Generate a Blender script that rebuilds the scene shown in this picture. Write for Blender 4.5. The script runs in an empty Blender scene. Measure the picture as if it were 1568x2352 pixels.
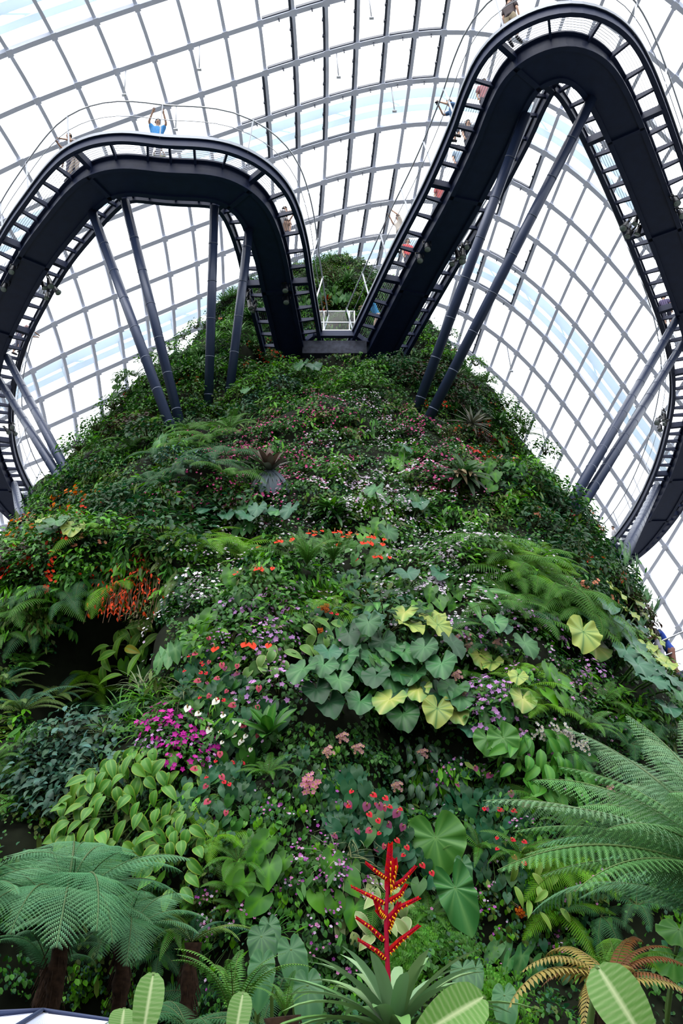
import bpy, bmesh, math, random
import numpy as np
from mathutils import Vector, Matrix, Quaternion, noise
from mathutils.bvhtree import BVHTree

S = bpy.context.scene
C = S.collection
PI = math.pi
rng = random.Random(11)
nr = np.random.default_rng(7)

# ------------------------------------------------------------------ camera
EYE = Vector((0, 0, 1.7))
F = 2100.0                       # focal length in pixels of the 1568x2352 frame
PITCH = math.radians(27)
cp, sp_ = math.cos(PITCH), math.sin(PITCH)
cam = bpy.data.cameras.new('camera')
camo = bpy.data.objects.new('camera', cam); C.objects.link(camo)
camo.location = EYE
camo.rotation_euler = (PI / 2 + PITCH, 0, 0)
cam.sensor_fit = 'VERTICAL'; cam.sensor_height = 36; cam.lens = F / 2352 * 36
cam.clip_end = 500; cam.clip_start = .05
S.camera = camo

# ------------------------------------------------------------------ sky
w = bpy.data.worlds.new('overcast_sky'); S.world = w; w.use_nodes = True
nt = w.node_tree; nt.nodes.clear()
tc = nt.nodes.new('ShaderNodeTexCoord'); sx = nt.nodes.new('ShaderNodeSeparateXYZ')
rp = nt.nodes.new('ShaderNodeValToRGB'); bg = nt.nodes.new('ShaderNodeBackground'); wo = nt.nodes.new('ShaderNodeOutputWorld')
nt.links.new(tc.outputs['Generated'], sx.inputs[0]); nt.links.new(sx.outputs['Z'], rp.inputs[0])
rp.color_ramp.elements[0].position = 0.02; rp.color_ramp.elements[0].color = (.04, .045, .05, 1)
e_ = rp.color_ramp.elements.new(.30); e_.color = (.38, .415, .47, 1)
rp.color_ramp.elements[1].position = .7; rp.color_ramp.elements[1].color = (.93, .965, 1, 1)
nt.links.new(rp.outputs[0], bg.inputs[0]); bg.inputs[1].default_value = 3.5
nt.links.new(bg.outputs[0], wo.inputs[0])
# a soft high sun behind the cloud, from above and behind the viewer
sl = bpy.data.lights.new('cloudy_sun', 'SUN'); sl.energy = 2.7; sl.angle = math.radians(50); sl.color = (1, .98, .95)
so = bpy.data.objects.new('cloudy_sun', sl); C.objects.link(so); so.rotation_euler = (math.radians(28), math.radians(-12), 0)
S.view_settings.view_transform = 'Standard'; S.view_settings.look = 'None'
S.view_settings.gamma = 1; S.view_settings.use_curve_mapping = False
S.view_settings.exposure = 0.0
cy = S.cycles
cy.max_bounces = 6; cy.diffuse_bounces = 3; cy.glossy_bounces = 2; cy.transmission_bounces = 3; cy.transparent_max_bounces = 8
cy.caustics_reflective = False; cy.caustics_refractive = False; cy.use_denoising = True

# ------------------------------------------------------------------ pixel rays
def ray(px, py):
    u, v = (px - 784) / F, (1176 - py) / F
    return Vector((u, cp - v * sp_, sp_ + v * cp)).normalized()
def at_z(px, py, z):
    d = ray(px, py); return EYE + d * ((z - EYE.z) / d.z)
def at_y(px, py, y):
    d = ray(px, py); return EYE + d * (y / d.y)
def project(p):
    x, y, z = p[0], p[1], p[2] - EYE.z
    d = y * cp + z * sp_
    return (784 + F * x / d, 1176 - F * (-y * sp_ + z * cp) / d)

# ------------------------------------------------------------------ materials
def mat(name, col, rough=.6, metal=0.0, spec=.4, noise_amt=0.0, nscale=8, bump=0.0):
    m = bpy.data.materials.new(name); m.use_nodes = True
    n = m.node_tree; b = n.nodes['Principled BSDF']
    b.inputs['Base Color'].default_value = (*col, 1); b.inputs['Roughness'].default_value = rough
    b.inputs['Metallic'].default_value = metal; b.inputs['Specular IOR Level'].default_value = spec
    if noise_amt or bump:
        tcn = n.nodes.new('ShaderNodeTexCoord'); nz = n.nodes.new('ShaderNodeTexNoise')
        nz.inputs['Scale'].default_value = nscale; nz.inputs['Detail'].default_value = 5
        n.links.new(tcn.outputs['Object'], nz.inputs['Vector'])
        if noise_amt:
            r = n.nodes.new('ShaderNodeValToRGB')
            r.color_ramp.elements[0].position = .3; r.color_ramp.elements[1].position = .7
            r.color_ramp.elements[0].color = (*[c * (1 - noise_amt) for c in col], 1)
            r.color_ramp.elements[1].color = (*[min(1, c * (1 + noise_amt)) for c in col], 1)
            n.links.new(nz.outputs['Fac'], r.inputs[0]); n.links.new(r.outputs[0], b.inputs['Base Color'])
        if bump:
            bp = n.nodes.new('ShaderNodeBump'); bp.inputs['Strength'].default_value = bump
            n.links.new(nz.outputs['Fac'], bp.inputs['Height']); n.links.new(bp.outputs[0], b.inputs['Normal'])
    return m

def leaf_mat(name, rough=.45, spec=.35, trans=.22, var=.12, sat=1.12):
    m = bpy.data.materials.new(name); m.use_nodes = True
    n = m.node_tree; b = n.nodes['Principled BSDF']; out = n.nodes['Material Output']
    at = n.nodes.new('ShaderNodeAttribute'); at.attribute_name = 'col'
    oi = n.nodes.new('ShaderNodeObjectInfo')
    hs = n.nodes.new('ShaderNodeHueSaturation')
    mr = n.nodes.new('ShaderNodeMapRange'); mr.inputs['To Min'].default_value = (1 - var) * .76; mr.inputs['To Max'].default_value = (1 + var * 1.4) * .76
    n.links.new(oi.outputs['Random'], mr.inputs['Value']); n.links.new(mr.outputs[0], hs.inputs['Value'])
    hs.inputs['Saturation'].default_value = sat
    n.links.new(at.outputs['Color'], hs.inputs['Color'])
    n.links.new(hs.outputs[0], b.inputs['Base Color'])
    b.inputs['Roughness'].default_value = rough; b.inputs['Specular IOR Level'].default_value = spec
    tr = n.nodes.new('ShaderNodeBsdfTranslucent'); mx = n.nodes.new('ShaderNodeMixShader'); mx.inputs[0].default_value = trans
    n.links.new(hs.outputs[0], tr.inputs[0]); n.links.new(b.outputs[0], mx.inputs[1]); n.links.new(tr.outputs[0], mx.inputs[2])
    n.links.new(mx.outputs[0], out.inputs[0])
    return m

def glass_mat(name, tint=(1, 1, 1), gloss=.06):
    m = bpy.data.materials.new(name); m.use_nodes = True
    n = m.node_tree; n.nodes.clear()
    out = n.nodes.new('ShaderNodeOutputMaterial'); t = n.nodes.new('ShaderNodeBsdfTransparent'); g = n.nodes.new('ShaderNodeBsdfGlossy')
    t.inputs[0].default_value = (*tint, 1); g.inputs['Roughness'].default_value = .05
    mx = n.nodes.new('ShaderNodeMixShader'); mx.inputs[0].default_value = gloss
    n.links.new(t.outputs[0], mx.inputs[1]); n.links.new(g.outputs[0], mx.inputs[2]); n.links.new(mx.outputs[0], out.inputs[0])
    return m

M_LEAF = leaf_mat('leaf_surface', .5, .22, .24)
M_GLOSSY = leaf_mat('glossy_leaf_surface', .42, .24, .18)
M_PETAL = leaf_mat('petal_surface', .6, .2, .3, .06)
M_STEEL = mat('navy_painted_steel', (.013, .023, .070), .5, .0, .3, .12, 3)
M_POST = mat('slate_painted_tube', (.022, .036, .085), .35, .1, .4, .08, 3)
M_RIB = mat('pale_grey_painted_rib', (.80, .83, .94), .5, .0, .3, .05, 1)
M_ARCH = mat('white_painted_arch_brightened', (.86, .93, .97), .5, 0, .3)
_n = M_ARCH.node_tree; _t = _n.nodes.new('ShaderNodeBsdfTranslucent'); _t.inputs[0].default_value = (.84, .93, .98, 1); _m = _n.nodes.new('ShaderNodeMixShader'); _m.inputs[0].default_value = .45  # translucency added to brighten the undersides of the opaque steel arches
_n.links.new(_n.nodes['Principled BSDF'].outputs[0], _m.inputs[1]); _n.links.new(_t.outputs[0], _m.inputs[2]); _n.links.new(_m.outputs[0], _n.nodes['Material Output'].inputs[0])
M_VENT = mat('dark_vent_frame', (.05, .06, .09), .5)
M_COLLAR = mat('tube_joint', (.075, .095, .15), .4, .2, .4)
M_RAIL = mat('brushed_rail_steel', (.42, .44, .48), .35, .6, .5)
M_WHITE = mat('white_painted_rail', (.75, .77, .8), .4)
M_GRATE = mat('galvanised_grating', (.25, .27, .31), .5, .5)
M_ROCK = mat('dark_planting_felt', (.006, .008, .004), .95, 0, .1, .5, 3, .4)
M_SOIL = mat('dark_soil', (.012, .010, .006), .95, 0, .1, .4, 9, .5)
M_CONC = mat('weathered_slab_concrete', (.05, .056, .08), .8, 0, .2, .35, 6, .2)
M_BARK = mat('fibrous_trunk', (.022, .012, .007), .9, 0, .1, .5, 25, .8)
M_GLASS = glass_mat('clear_roof_glass', (.985, .99, 1), .03)
M_PANEL = glass_mat('balustrade_glass', (.86, .9, .93), .03)
M_LAMPBODY = mat('black_lamp_housing', (.012, .013, .018), .4)
M_LENS = mat('ribbed_lamp_lens', (.25, .3, .3), .15, 0, .6)
M_CANOPY = mat('white_ribbed_canopy', (.40, .43, .54), .5, 0, .3)
M_SKIN = mat('warm_skin', (.42, .22, .14), .6)

# ------------------------------------------------------------------ mesh collector
class MB:
    def __init__(s): s.V = []; s.F4 = []; s.F3 = []; s.C = []; s.n = 0
    def add(s, V, F, col, M=None):
        V = np.asarray(V, float)
        if M is not None:
            M = np.asarray(M); V = V @ M[:3, :3].T + M[:3, 3]
        col = np.asarray(col, float)
        if col.ndim == 1: col = np.tile(col, (len(V), 1))
        s.V.append(V); s.C.append(col)
        for f in F: (s.F4 if len(f) == 4 else s.F3).append(tuple(i + s.n for i in f))
        s.n += len(V)
    def addmany(s, V, F4, F3, Ms, cols):
        # V (n,3) template, Ms (k,3,4), cols (k,n,3)
        V = np.asarray(V, float); k = len(Ms); n = len(V)
        P = np.einsum('kij,nj->kni', Ms[:, :, :3], V) + Ms[:, None, :, 3]
        s.V.append(P.reshape(-1, 3)); s.C.append(cols.reshape(-1, 3))
        off = (np.arange(k) * n + s.n)[:, None, None]
        if len(F4): s.F4.append(('b', (np.asarray(F4)[None] + off).reshape(-1, 4)))
        if len(F3): s.F3.append(('b', (np.asarray(F3)[None] + off).reshape(-1, 3)))
        s.n += k * n
    def mesh(s, name, material, smooth=True):
        V = np.concatenate(s.V); Cc = np.concatenate(s.C)
        def gather(L, k):
            blocks = [f[1] for f in L if isinstance(f[0], str)]
            sing = [f for f in L if not isinstance(f[0], str)]
            if sing: blocks.append(np.array(sing, int).reshape(-1, k))
            return np.concatenate(blocks) if blocks else np.zeros((0, k), int)
        q = gather(s.F4, 4); t = gather(s.F3, 3)
        me = bpy.data.meshes.new(name)
        me.vertices.add(len(V)); me.vertices.foreach_set('co', V.astype(np.float32).ravel())
        nl = q.size + t.size; me.loops.add(nl)
        me.loops.foreach_set('vertex_index', np.concatenate([q.ravel(), t.ravel()]).astype(np.int32))
        nf = len(q) + len(t); me.polygons.add(nf)
        st = np.concatenate([np.arange(len(q)) * 4, q.size + np.arange(len(t)) * 3]).astype(np.int32)
        me.polygons.foreach_set('loop_start', st)
        me.polygons.foreach_set('use_smooth', np.full(nf, smooth))
        me.update(calc_edges=True)
        a = me.color_attributes.new('col', 'FLOAT_COLOR', 'POINT')
        a.data.foreach_set('color', np.concatenate([Cc, np.ones((len(Cc), 1))], 1).astype(np.float32).ravel())
        me.materials.append(material)
        return me

WHITE = (1, 1, 1)
BOXF = [(0, 3, 2, 1), (4, 5, 6, 7), (0, 1, 5, 4), (1, 2, 6, 5), (2, 3, 7, 6), (3, 0, 4, 7)]
def box(mb, c, size, col=WHITE, M=None):
    x, y, z = [v / 2 for v in size]
    V = [(c[0] + a * x, c[1] + b * y, c[2] + d * z) for d in (-1, 1) for a, b in ((-1, -1), (1, -1), (1, 1), (-1, 1))]
    mb.add(V, BOXF, col, M)
def bar(mb, p, q, wd, hd, up=(0, 0, 1), col=WHITE):
    p, q = Vector(p), Vector(q); d = (q - p).normalized(); up = Vector(up)
    s = d.cross(up)
    if s.length < 1e-4: s = d.cross(Vector((1, 0, 0)))
    s.normalize(); u = s.cross(d)
    V = []
    for e in (p, q):
        for a, b in ((-1, -1), (1, -1), (1, 1), (-1, 1)): V.append(e + s * a * wd / 2 + u * b * hd / 2)
    mb.add([tuple(v) for v in V], BOXF, col)
def tube(mb, pts, r, n=8, col=WHITE, caps=True):
    pts = [Vector(p) for p in pts]; k = len(pts)
    rr = r if hasattr(r, '__len__') else [r] * k
    V = []; Fc = []
    ref = None
    for i, p in enumerate(pts):
        d = (pts[min(i + 1, k - 1)] - pts[max(i - 1, 0)]).normalized()
        if ref is None: ref = d.cross(Vector((0, 0, 1))) if abs(d.z) < .95 else d.cross(Vector((1, 0, 0)))
        s = (ref - d * ref.dot(d)).normalized(); ref = s; u = d.cross(s)
        for a in range(n):
            t = 2 * PI * a / n; V.append(p + (s * math.cos(t) + u * math.sin(t)) * rr[i])
    for i in range(k - 1):
        for a in range(n): Fc.append((i * n + a, i * n + (a + 1) % n, (i + 1) * n + (a + 1) % n, (i + 1) * n + a))
    if caps:
        V.append(pts[0]); V.append(pts[-1]); c0, c1 = len(V) - 2, len(V) - 1
        for a in range(n): Fc.append((c0, (a + 1) % n, a)); Fc.append((c1, (k - 1) * n + a, (k - 1) * n + (a + 1) % n))
    mb.add([tuple(v) for v in V], Fc, col)
def sweep(mb, path, normals, prof, col=WHITE, zoff=0.0):
    """path of world points, horizontal side normals, closed profile [(side, z)]"""
    n = len(prof); V = []; Fc = []
    for p, s in zip(path, normals):
        for a, z in prof: V.append((p[0] + s[0] * a, p[1] + s[1] * a, p[2] + z + zoff))
    for i in range(len(path) - 1):
        for a in range(n): Fc.append((i * n + a, i * n + (a + 1) % n, (i + 1) * n + (a + 1) % n, (i + 1) * n + a))
    if n == 4: Fc.append((0, 1, 2, 3)); e = (len(path) - 1) * n; Fc.append((e + 3, e + 2, e + 1, e))
    mb.add(V, Fc, col)
def rect(a0, a1, z0, z1): return [(a0, z0), (a1, z0), (a1, z1), (a0, z1)]

# ------------------------------------------------------------------ objects
def link(name, me, parent=None, M=None):
    o = bpy.data.objects.new(name, me); C.objects.link(o)
    if parent is not None: o.parent = parent
    if M is not None: o.matrix_local = M
    return o
def tag(o, label, cat, group=None, kind=None):
    o['label'] = label; o['category'] = cat
    if group: o['group'] = group
    if kind: o['kind'] = kind
    return o
def empty(name, M, label=None, cat=None, group=None):
    o = bpy.data.objects.new(name, None); C.objects.link(o); o.empty_display_size = .1
    o.matrix_world = M if isinstance(M, Matrix) else Matrix.Translation(Vector(M))
    if label: tag(o, label, cat, group)
    return o
def struct(name, me):
    o = link(name, me); o['kind'] = 'structure'; return o
# ================================================================== GLASS DOME
GD = {(0,-3):(118,75),(0,-2):(215,40),(0,-1):(312,10),(0,0):(410,-15),(0,15):(1555,6),(1,15):(1494,119),(1,16):(1555,172),(3,13):(1285,251)}
def grow(i, j, s):
    v = list(map(int, s.split()))
    for k in range(len(v) // 2): GD[(i, j + k)] = (v[2 * k], v[2 * k + 1])
grow(1, -4, '80 225 172 192 260 160 350 125 432 97 512 72 592 45 670 22 745 5')
grow(2, -5, '42 365 135 330 220 297 305 267 385 237 460 210 535 182 607 160 680 137 747 117 816 100 891 80 956 75 1022 65')
grow(3, 1, '550 290 617 265 684 242 750 227 811 205 876 195 944 180 1011 175')
grow(4, 4, '745 330 806 310 866 295 929 288'); grow(4, 13, '1249 345 1301 377 1349 422 1396 465')
grow(5, 4, '740 412 801 400 859 385 916 372 980 370'); grow(5, 12, '1161 405 1219 435 1266 467 1314 506 1357 551 1396 595 1436 642 1479 687')
grow(6, 5, '793 484 844 470 899 460'); grow(6, 12, '1134 485 1199 525 1239 550 1279 590 1319 627 1359 672 1396 715 1436 762 1476 812')
grow(7, 5, '784 560 831 550 886 545'); grow(7, 12, '1114 570 1159 592 1209 630 1249 662 1286 705 1321 745 1359 787 1396 832 1434 880')
grow(8, 10, '1003 625 1046 635 1089 647 1134 677 1179 707 1219 740 1254 777 1289 817 1324 857 1361 900 1396 947 1434 990 1469 1040')
grow(9, 12, '1064 715 1114 747 1154 775 1194 812 1226 847 1259 885 1294 927 1326 965 1361 1010 1395 1057 1425 1103'); grow(9, 25, '1531 1263')
grow(10, 13, '1089 810 1129 845 1161 882 1196 915 1229 952 1264 990 1294 1030 1325 1075 1359 1122 1388 1168'); grow(10, 25, '1488 1322 1523 1378 1560 1435')
grow(11, 15, '1139 945 1171 982 1201 1020 1234 1055 1264 1095'); grow(11, 25, '1450 1378')
grow(5, -5, '167 630 245 597 305 570 372 545 440 520')
grow(6, -6, '120 740 189 705 260 677 322 650 387 622 450 600 510 572')
grow(7, -7, '72 845 140 810 209 782 272 752 335 727 396 700 456 677 512 655')
grow(8, -7, '90 915 157 882 220 855 284 825 342 800 400 772')
grow(9, -7, '102 980 169 950 230 925 290 895'); grow(10, -7, '115 1040 177 1020 237 985')
def gbasis(i, j):
    i = (np.asarray(i, float) - 5) / 6; j = (np.asarray(j, float) - 6) / 12
    return np.stack([i ** a * j ** b for a in range(4) for b in range(7) if a + b <= 6], -1)
_k = np.array(list(GD)); _P = np.array([GD[tuple(k)] for k in _k], float); _A = gbasis(_k[:, 0], _k[:, 1])
GC = np.linalg.solve(_A.T @ _A + 2e-3 * np.eye(_A.shape[1]), _A.T @ _P)
DOME_C = Vector((2, 20, 0)); DOME_R = Vector((42, 50, 50))
def dome_pt(i, j, off=0.0):
    """a node of the roof lattice on the ellipsoidal shell; off = metres outward"""
    px, py = gbasis(i, j) @ GC
    d = ray(px, py); o = EYE - DOME_C
    A_ = sum((d[k] / DOME_R[k]) ** 2 for k in range(3)); B_ = 2 * sum(o[k] * d[k] / DOME_R[k] ** 2 for k in range(3))
    C_ = sum((o[k] / DOME_R[k]) ** 2 for k in range(3)) - 1
    t = (-B_ + math.sqrt(B_ * B_ - 4 * A_ * C_)) / (2 * A_)
    p = EYE + d * t
    n = Vector([(p - DOME_C)[k] / DOME_R[k] ** 2 for k in range(3)]).normalized()
    return p + n * off, n
def rib(mb, nodes, wd, dp):
    """rectangular section running through (point, normal) nodes, depth measured along the shell normal"""
    V = []; Fc = []; k = len(nodes)
    for a, (p, n) in enumerate(nodes):
        d = (nodes[min(a + 1, k - 1)][0] - nodes[max(a - 1, 0)][0]).normalized(); s = d.cross(n).normalized()
        for x, y in ((-1, -1), (1, -1), (1, 0), (-1, 0)): V.append(tuple(p + s * x * wd / 2 + n * y * dp))
    for a in range(k - 1):
        for b in range(4): Fc.append((a * 4 + b, a * 4 + (b + 1) % 4, (a + 1) * 4 + (b + 1) % 4, (a + 1) * 4 + b))
    mb.add(V, Fc, WHITE)
I0, I1, J0, J1 = -3, 14, -12, 30
mb = MB()
def ok(n): return n[0].z > 2
for i in range(I0, I1 + 1):
    nd = [dome_pt(i, j / 2) for j in range(J0 * 2, J1 * 2 + 1)]
    rib(mb, [n for n in nd if ok(n)], .25, .42)
struct('trim_1', mb.mesh('roof_hoops', M_RIB, False))
mb = MB()
for j in range(J0, J1 + 1):
    nd = [dome_pt(i / 2, j) for i in range(I0 * 2, I1 * 2 + 1)]
    rib(mb, [n for n in nd if ok(n)], .18, .34)
    for i in range(I0, I1 + 1):          # node plates where the ribs cross
        p, n = dome_pt(i, j)
        if p.z > 2:
            q = dome_pt(i, j + .05)[0]; d = (q - p).normalized(); s = d.cross(n)
            bar(mb, p - d * .16 - n * .46, p + d * .16 - n * .46, .36, .08, n)
struct('trim_2', mb.mesh('roof_meridians', M_RIB, False))
# glass skin
mb = MB(); V = []; idx = {}
for i in range(I0, I1 + 1):
    for j in range(J0, J1 + 1): idx[(i, j)] = len(V); V.append(tuple(dome_pt(i, j, .06)[0]))
Fc = [(idx[(i, j)], idx[(i + 1, j)], idx[(i + 1, j + 1)], idx[(i, j + 1)]) for i in range(I0, I1) for j in range(J0, J1)]
mb.add(V, Fc, WHITE)
struct('ceiling', mb.mesh('roof_glass', M_GLASS, False))
# big white arches outside the glass: two chords, cross struts and a tie rod
for t_, i0 in enumerate((-.45, 3.55, 7.55)):
    mb = MB()
    js = [J0 + k / 2 for k in range((J1 - J0) * 2 + 1)]
    A_ = [dome_pt(i0 - .12, j, 1.0) for j in js]; B_ = [dome_pt(i0 + .22, j, 1.0) for j in js]
    keep = [k for k in range(len(js)) if A_[k][0].z > 3]
    A_ = [A_[k] for k in keep]; B_ = [B_[k] for k in keep]
    rib(mb, A_, .55, .25); rib(mb, B_, .38, .2)
    for k in range(0, len(A_), 4):
        if k + 2 < len(A_):
            tube(mb, [A_[k][0], B_[k + 2][0]], .06, 6); tube(mb, [A_[k][0], dome_pt(i0 + .45, js[keep[k]], .1)[0]], .07, 6)
    struct('trim_%d' % (t_ + 3), mb.mesh('outer_arch', M_ARCH, False))
# dark frames of the opening vents beside some meridians, with small actuators
mb = MB()
cells = [(i, j) for i, (a, b) in {0: (3, 7), 1: (3, 8), 2: (2, 8), 3: (2, 5), 4: (5, 6), 5: (4, 7), 6: (4, 7), 7:(6, 9)}.items() for j in range(a, b + 1)]
cells += [(5, 12), (6, 13), (6, 14), (7, 13), (7, 12), (8, 12), (4, 13), (9, 13), (7, 14)]
for i, j in cells:
    e = .075
    a = [dome_pt(i + t, j - e, -.02) for t in (.06, .5, .94)]
    rib(mb, a, .17, .30)
    rib(mb, [dome_pt(i + .95, j - e - .84 + u, -.02) for u in (0, .42, .84)], .10, .28)
    for u in (.3, .62):
        p, n = dome_pt(i + u, j - e * 1.6, -.3); bar(mb, p, p - n * .22, .12, .12)
    p, n = dome_pt(i + 1.02, j - .45, -.4); bar(mb, p, p - n * .4, .06, .06)
struct('trim_6', mb.mesh('vent_frames', M_VENT, False))
# thin light fittings / rods hanging near the nodes
def dome_hit(px, py):
    d = ray(px, py); o = EYE - DOME_C
    a = sum((d[k] / DOME_R[k]) ** 2 for k in range(3)); b_ = 2 * sum(o[k] * d[k] / DOME_R[k] ** 2 for k in range(3)); c = sum((o[k] / DOME_R[k]) ** 2 for k in range(3)) - 1
    return EYE + d * ((-b_ + math.sqrt(b_ * b_ - 4 * a * c)) / (2 * a))
for k_, (i_, j_) in enumerate(((1, 0), (2, 4), (1, 5), (3, 6), (1, -2), (2, -1), (9, 14), (10, 17))):
    p = dome_pt(i_, j_ + .3)[0]; pn = dome_pt(i_, j_ + .3)[1]
    mb = MB(); tube(mb, [p, p + Vector((.15, 0, -2.4))], .04, 5, WHITE); bar(mb, p + Vector((.03, 0, -2.4)), p + Vector((.27, 0, -2.4)), .12, .1)
    tag(link('hanging_rod', mb.mesh('hanging_rod', M_WHITE)), 'thin white rod hanging under the glass roof high above the walkways', 'rod', 'thin white rods under the glass roof')

# ================================================================== MOUNTAIN
LV = np.array([[-1,23,15.8,13,12.2],[2,24,15.5,10.6,12.3],[5,25,14.3,9.0,11.5],[8,26.3,13.2,8.35,10.8],[11,28,12.2,8.7,10],[14,29.6,11.4,8.5,9],
 [17,31,10.8,7.8,7.9],[20,32.6,10.3,7.2,7],[23,34.2,9.6,6.5,6],[25.5,35.4,8.8,6.1,4.6],[27.5,36,7.9,5.4,4.2],[29.5,36.2,6.9,4.6,3.8],
 [31,36.2,6.1,3.4,3.2],[32.3,36.2,5.0,2.4,2.4],[33.2,36.2,3.2,1.6,1.7],[34,36.2,1.5,1.1,1.0],[34.4,36.2,.1,.1,.1]])
def mtn_base(th, z):
    yc, Rl, Rr, Rf = [np.interp(z, LV[:, 0], LV[:, k]) for k in range(1, 5)]
    R = Rl if th < 0 else Rr
    return Vector((R * math.sin(th), yc - Rf * math.cos(th) * (1 if abs(th) < PI / 2 else 1.3), z))
NT, NZ = 220, 230
THS = [-PI + 2 * PI * k / NT for k in range(NT)]; ZS = [-1 + 35.4 * k / (NZ - 1) for k in range(NZ)]
base = [[mtn_base(t, z) for t in THS] for z in ZS]
def grid_faces(nz, nt):
    return [(a * nt + b, a * nt + (b + 1) % nt, (a + 1) * nt + (b + 1) % nt, (a + 1) * nt + b) for a in range(nz - 1) for b in range(nt)]
GF = grid_faces(NZ, NT)
flat = [p for r in base for p in r]
bvh0 = BVHTree.FromPolygons(flat, GF)
def hit0(px, py):
    h = bvh0.ray_cast(EYE, ray(px, py)); return h[0]
DENTS = [(215, 1455, .9, 3.4), (140, 1500, .8, 2.4), (215, 1520, .7, 3.0), (1285, 1300, .6, 1.0), (900, 1640, .5, .4), (540, 1790, .5, .5), (720, 1400, .45, .8),
         (1100, 1560, .4, .5), (90, 2230, 1.7, 2.2), (230, 2260, 1.0, 1.4), (960, 1800, .6, .6), (1280, 2130, 1., .6), (1070, 1760, .6, .5), (1340, 1560, .8, .5)]
BUMPS = [(880, 1640, 1.3, .5), (340, 1850, 1.3, .6), (1180, 1500, 1.5, .6), (620, 1450, 1.6, .5), (480, 1150, 1.6, .5), (1010, 1100, 1.6, .6), (60, 1330, 2., .8),
         (720, 960, 1.7, .4), (1230, 1150, 1.4, .6), (420, 900, 1.6, .5), (1340, 1480, 1.2, .5), (640, 2000, 1.4, .4), (1150, 1330, 1.3, .7), (330, 1330, 1.3, .5)]
dn = [(hit0(a, b), r, -d) for a, b, r, d in DENTS] + [(hit0(a, b), r, d) for a, b, r, d in BUMPS]
dn = [q for q in dn if q[0] is not None]
def outward(th, z):
    a = mtn_base(th + .02, z) - mtn_base(th - .02, z); b = mtn_base(th, z + .3) - mtn_base(th, max(z - .3, -1))
    return a.cross(b).normalized()
dv = []
for a, z in enumerate(ZS):
    for b, t in enumerate(THS):
        p = base[a][b]; n = outward(t, min(z, 34.0))
        k = noise.fractal(p * .33, 1, 2, 3) * .75 * min(1, max(.35, (36 - p.z) / 12)) + noise.noise(p * 1.1) * .22 + noise.noise(p * 2.9) * .07
        for c, r, d in dn:
            q = (p - c).length_squared / (r * r)
            if q < 6: k += d * math.exp(-q)
        q = p + n * k
        if 21.4 < q.z < 30 and q.y < 36:      # notch behind and under the viewing platform
            e = max(0, min(1, (4.3 - abs(q.x)) / 1.0)) * min(1, (q.z - 21.4) / .4)
            e *= min(1, max(0, (30 - q.z) / 4)); q.y = q.y + max(0, 31.7 + max(0, q.z - 25) * .5 - q.y) * e
        dv.append(q)
mb = MB(); mb.add([tuple(p) for p in dv], GF, WHITE)
mtn = struct('planted_mountain', mb.mesh('planted_mountain', M_ROCK))
mtn['label'] = 'tall conical rock mountain covered with plants'
bvh = BVHTree.FromPolygons(dv, GF)
def hit(px, py):
    h = bvh.ray_cast(EYE, ray(px, py))
    if h[0] is None: return None, None
    n0 = bvh0.find_nearest(h[0])[1]
    if n0.dot(h[0] - Vector((0, 34, h[0].z))) < 0: n0 = -n0
    return h[0], (n0 * .7 + h[1] * (1 if h[1].dot(n0) > 0 else -1) * .3).normalized()

# ground round the foot of the mountain and the raised bed in front of the viewer
mb = MB(); mb.add([(-60, -30, 0), (60, -30, 0), (60, 80, 0), (-60, 80, 0)], [(0, 1, 2, 3)], WHITE)
struct('floor', mb.mesh('floor', mat('paved_floor', (.11, .11, .1), .8, 0, .2, .2, 4)))
mb = MB(); V = []; n1, n2 = 60, 30
for a in range(n2 + 1):
    for b in range(n1 + 1):
        x = -16 + 32 * b / n1; y = 1.6 + 12.5 * a / n2
        e = min(1, a / 1.5)
        V.append((x, y, (.95 + .12 * noise.noise(Vector((x, y, 0)) * .9)) * e))
mb.add(V, [(a * (n1 + 1) + b, a * (n1 + 1) + b + 1, (a + 1) * (n1 + 1) + b + 1, (a + 1) * (n1 + 1) + b) for a in range(n2) for b in range(n1)], WHITE)
struct('planting_bed', mb.mesh('planting_bed', M_SOIL))

# ================================================================== WALKWAYS
ZG = 24.3          # underside of the box girder
def catmull(P, step=.12):
    P = [Vector(p) for p in P]; P = [P[0] * 2 - P[1]] + P + [P[-1] * 2 - P[-2]]; out = []
    for i in range(1, len(P) - 2):
        n = max(2, int((P[i + 1] - P[i]).length / .06))
        for k in range(n):
            t = k / n; a, b, c, d = P[i - 1:i + 3]
            out.append(.5 * ((2 * b) + (c - a) * t + (2 * a - 5 * b + 4 * c - d) * t * t + (3 * b - a - 3 * c + d) * t ** 3))
    out.append(P[-2])
    res = [out[0]]; acc = 0
    for a, b in zip(out, out[1:]):
        acc += (b - a).length
        if acc >= step: res.append(b); acc = 0
    return res
def side_normals(path):
    N = []
    for i in range(len(path)):
        d = path[min(i + 1, len(path) - 1)] - path[max(i - 1, 0)]; N.append(Vector((d.y, -d.x, 0)).normalized())
    return N
XB = None
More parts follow.
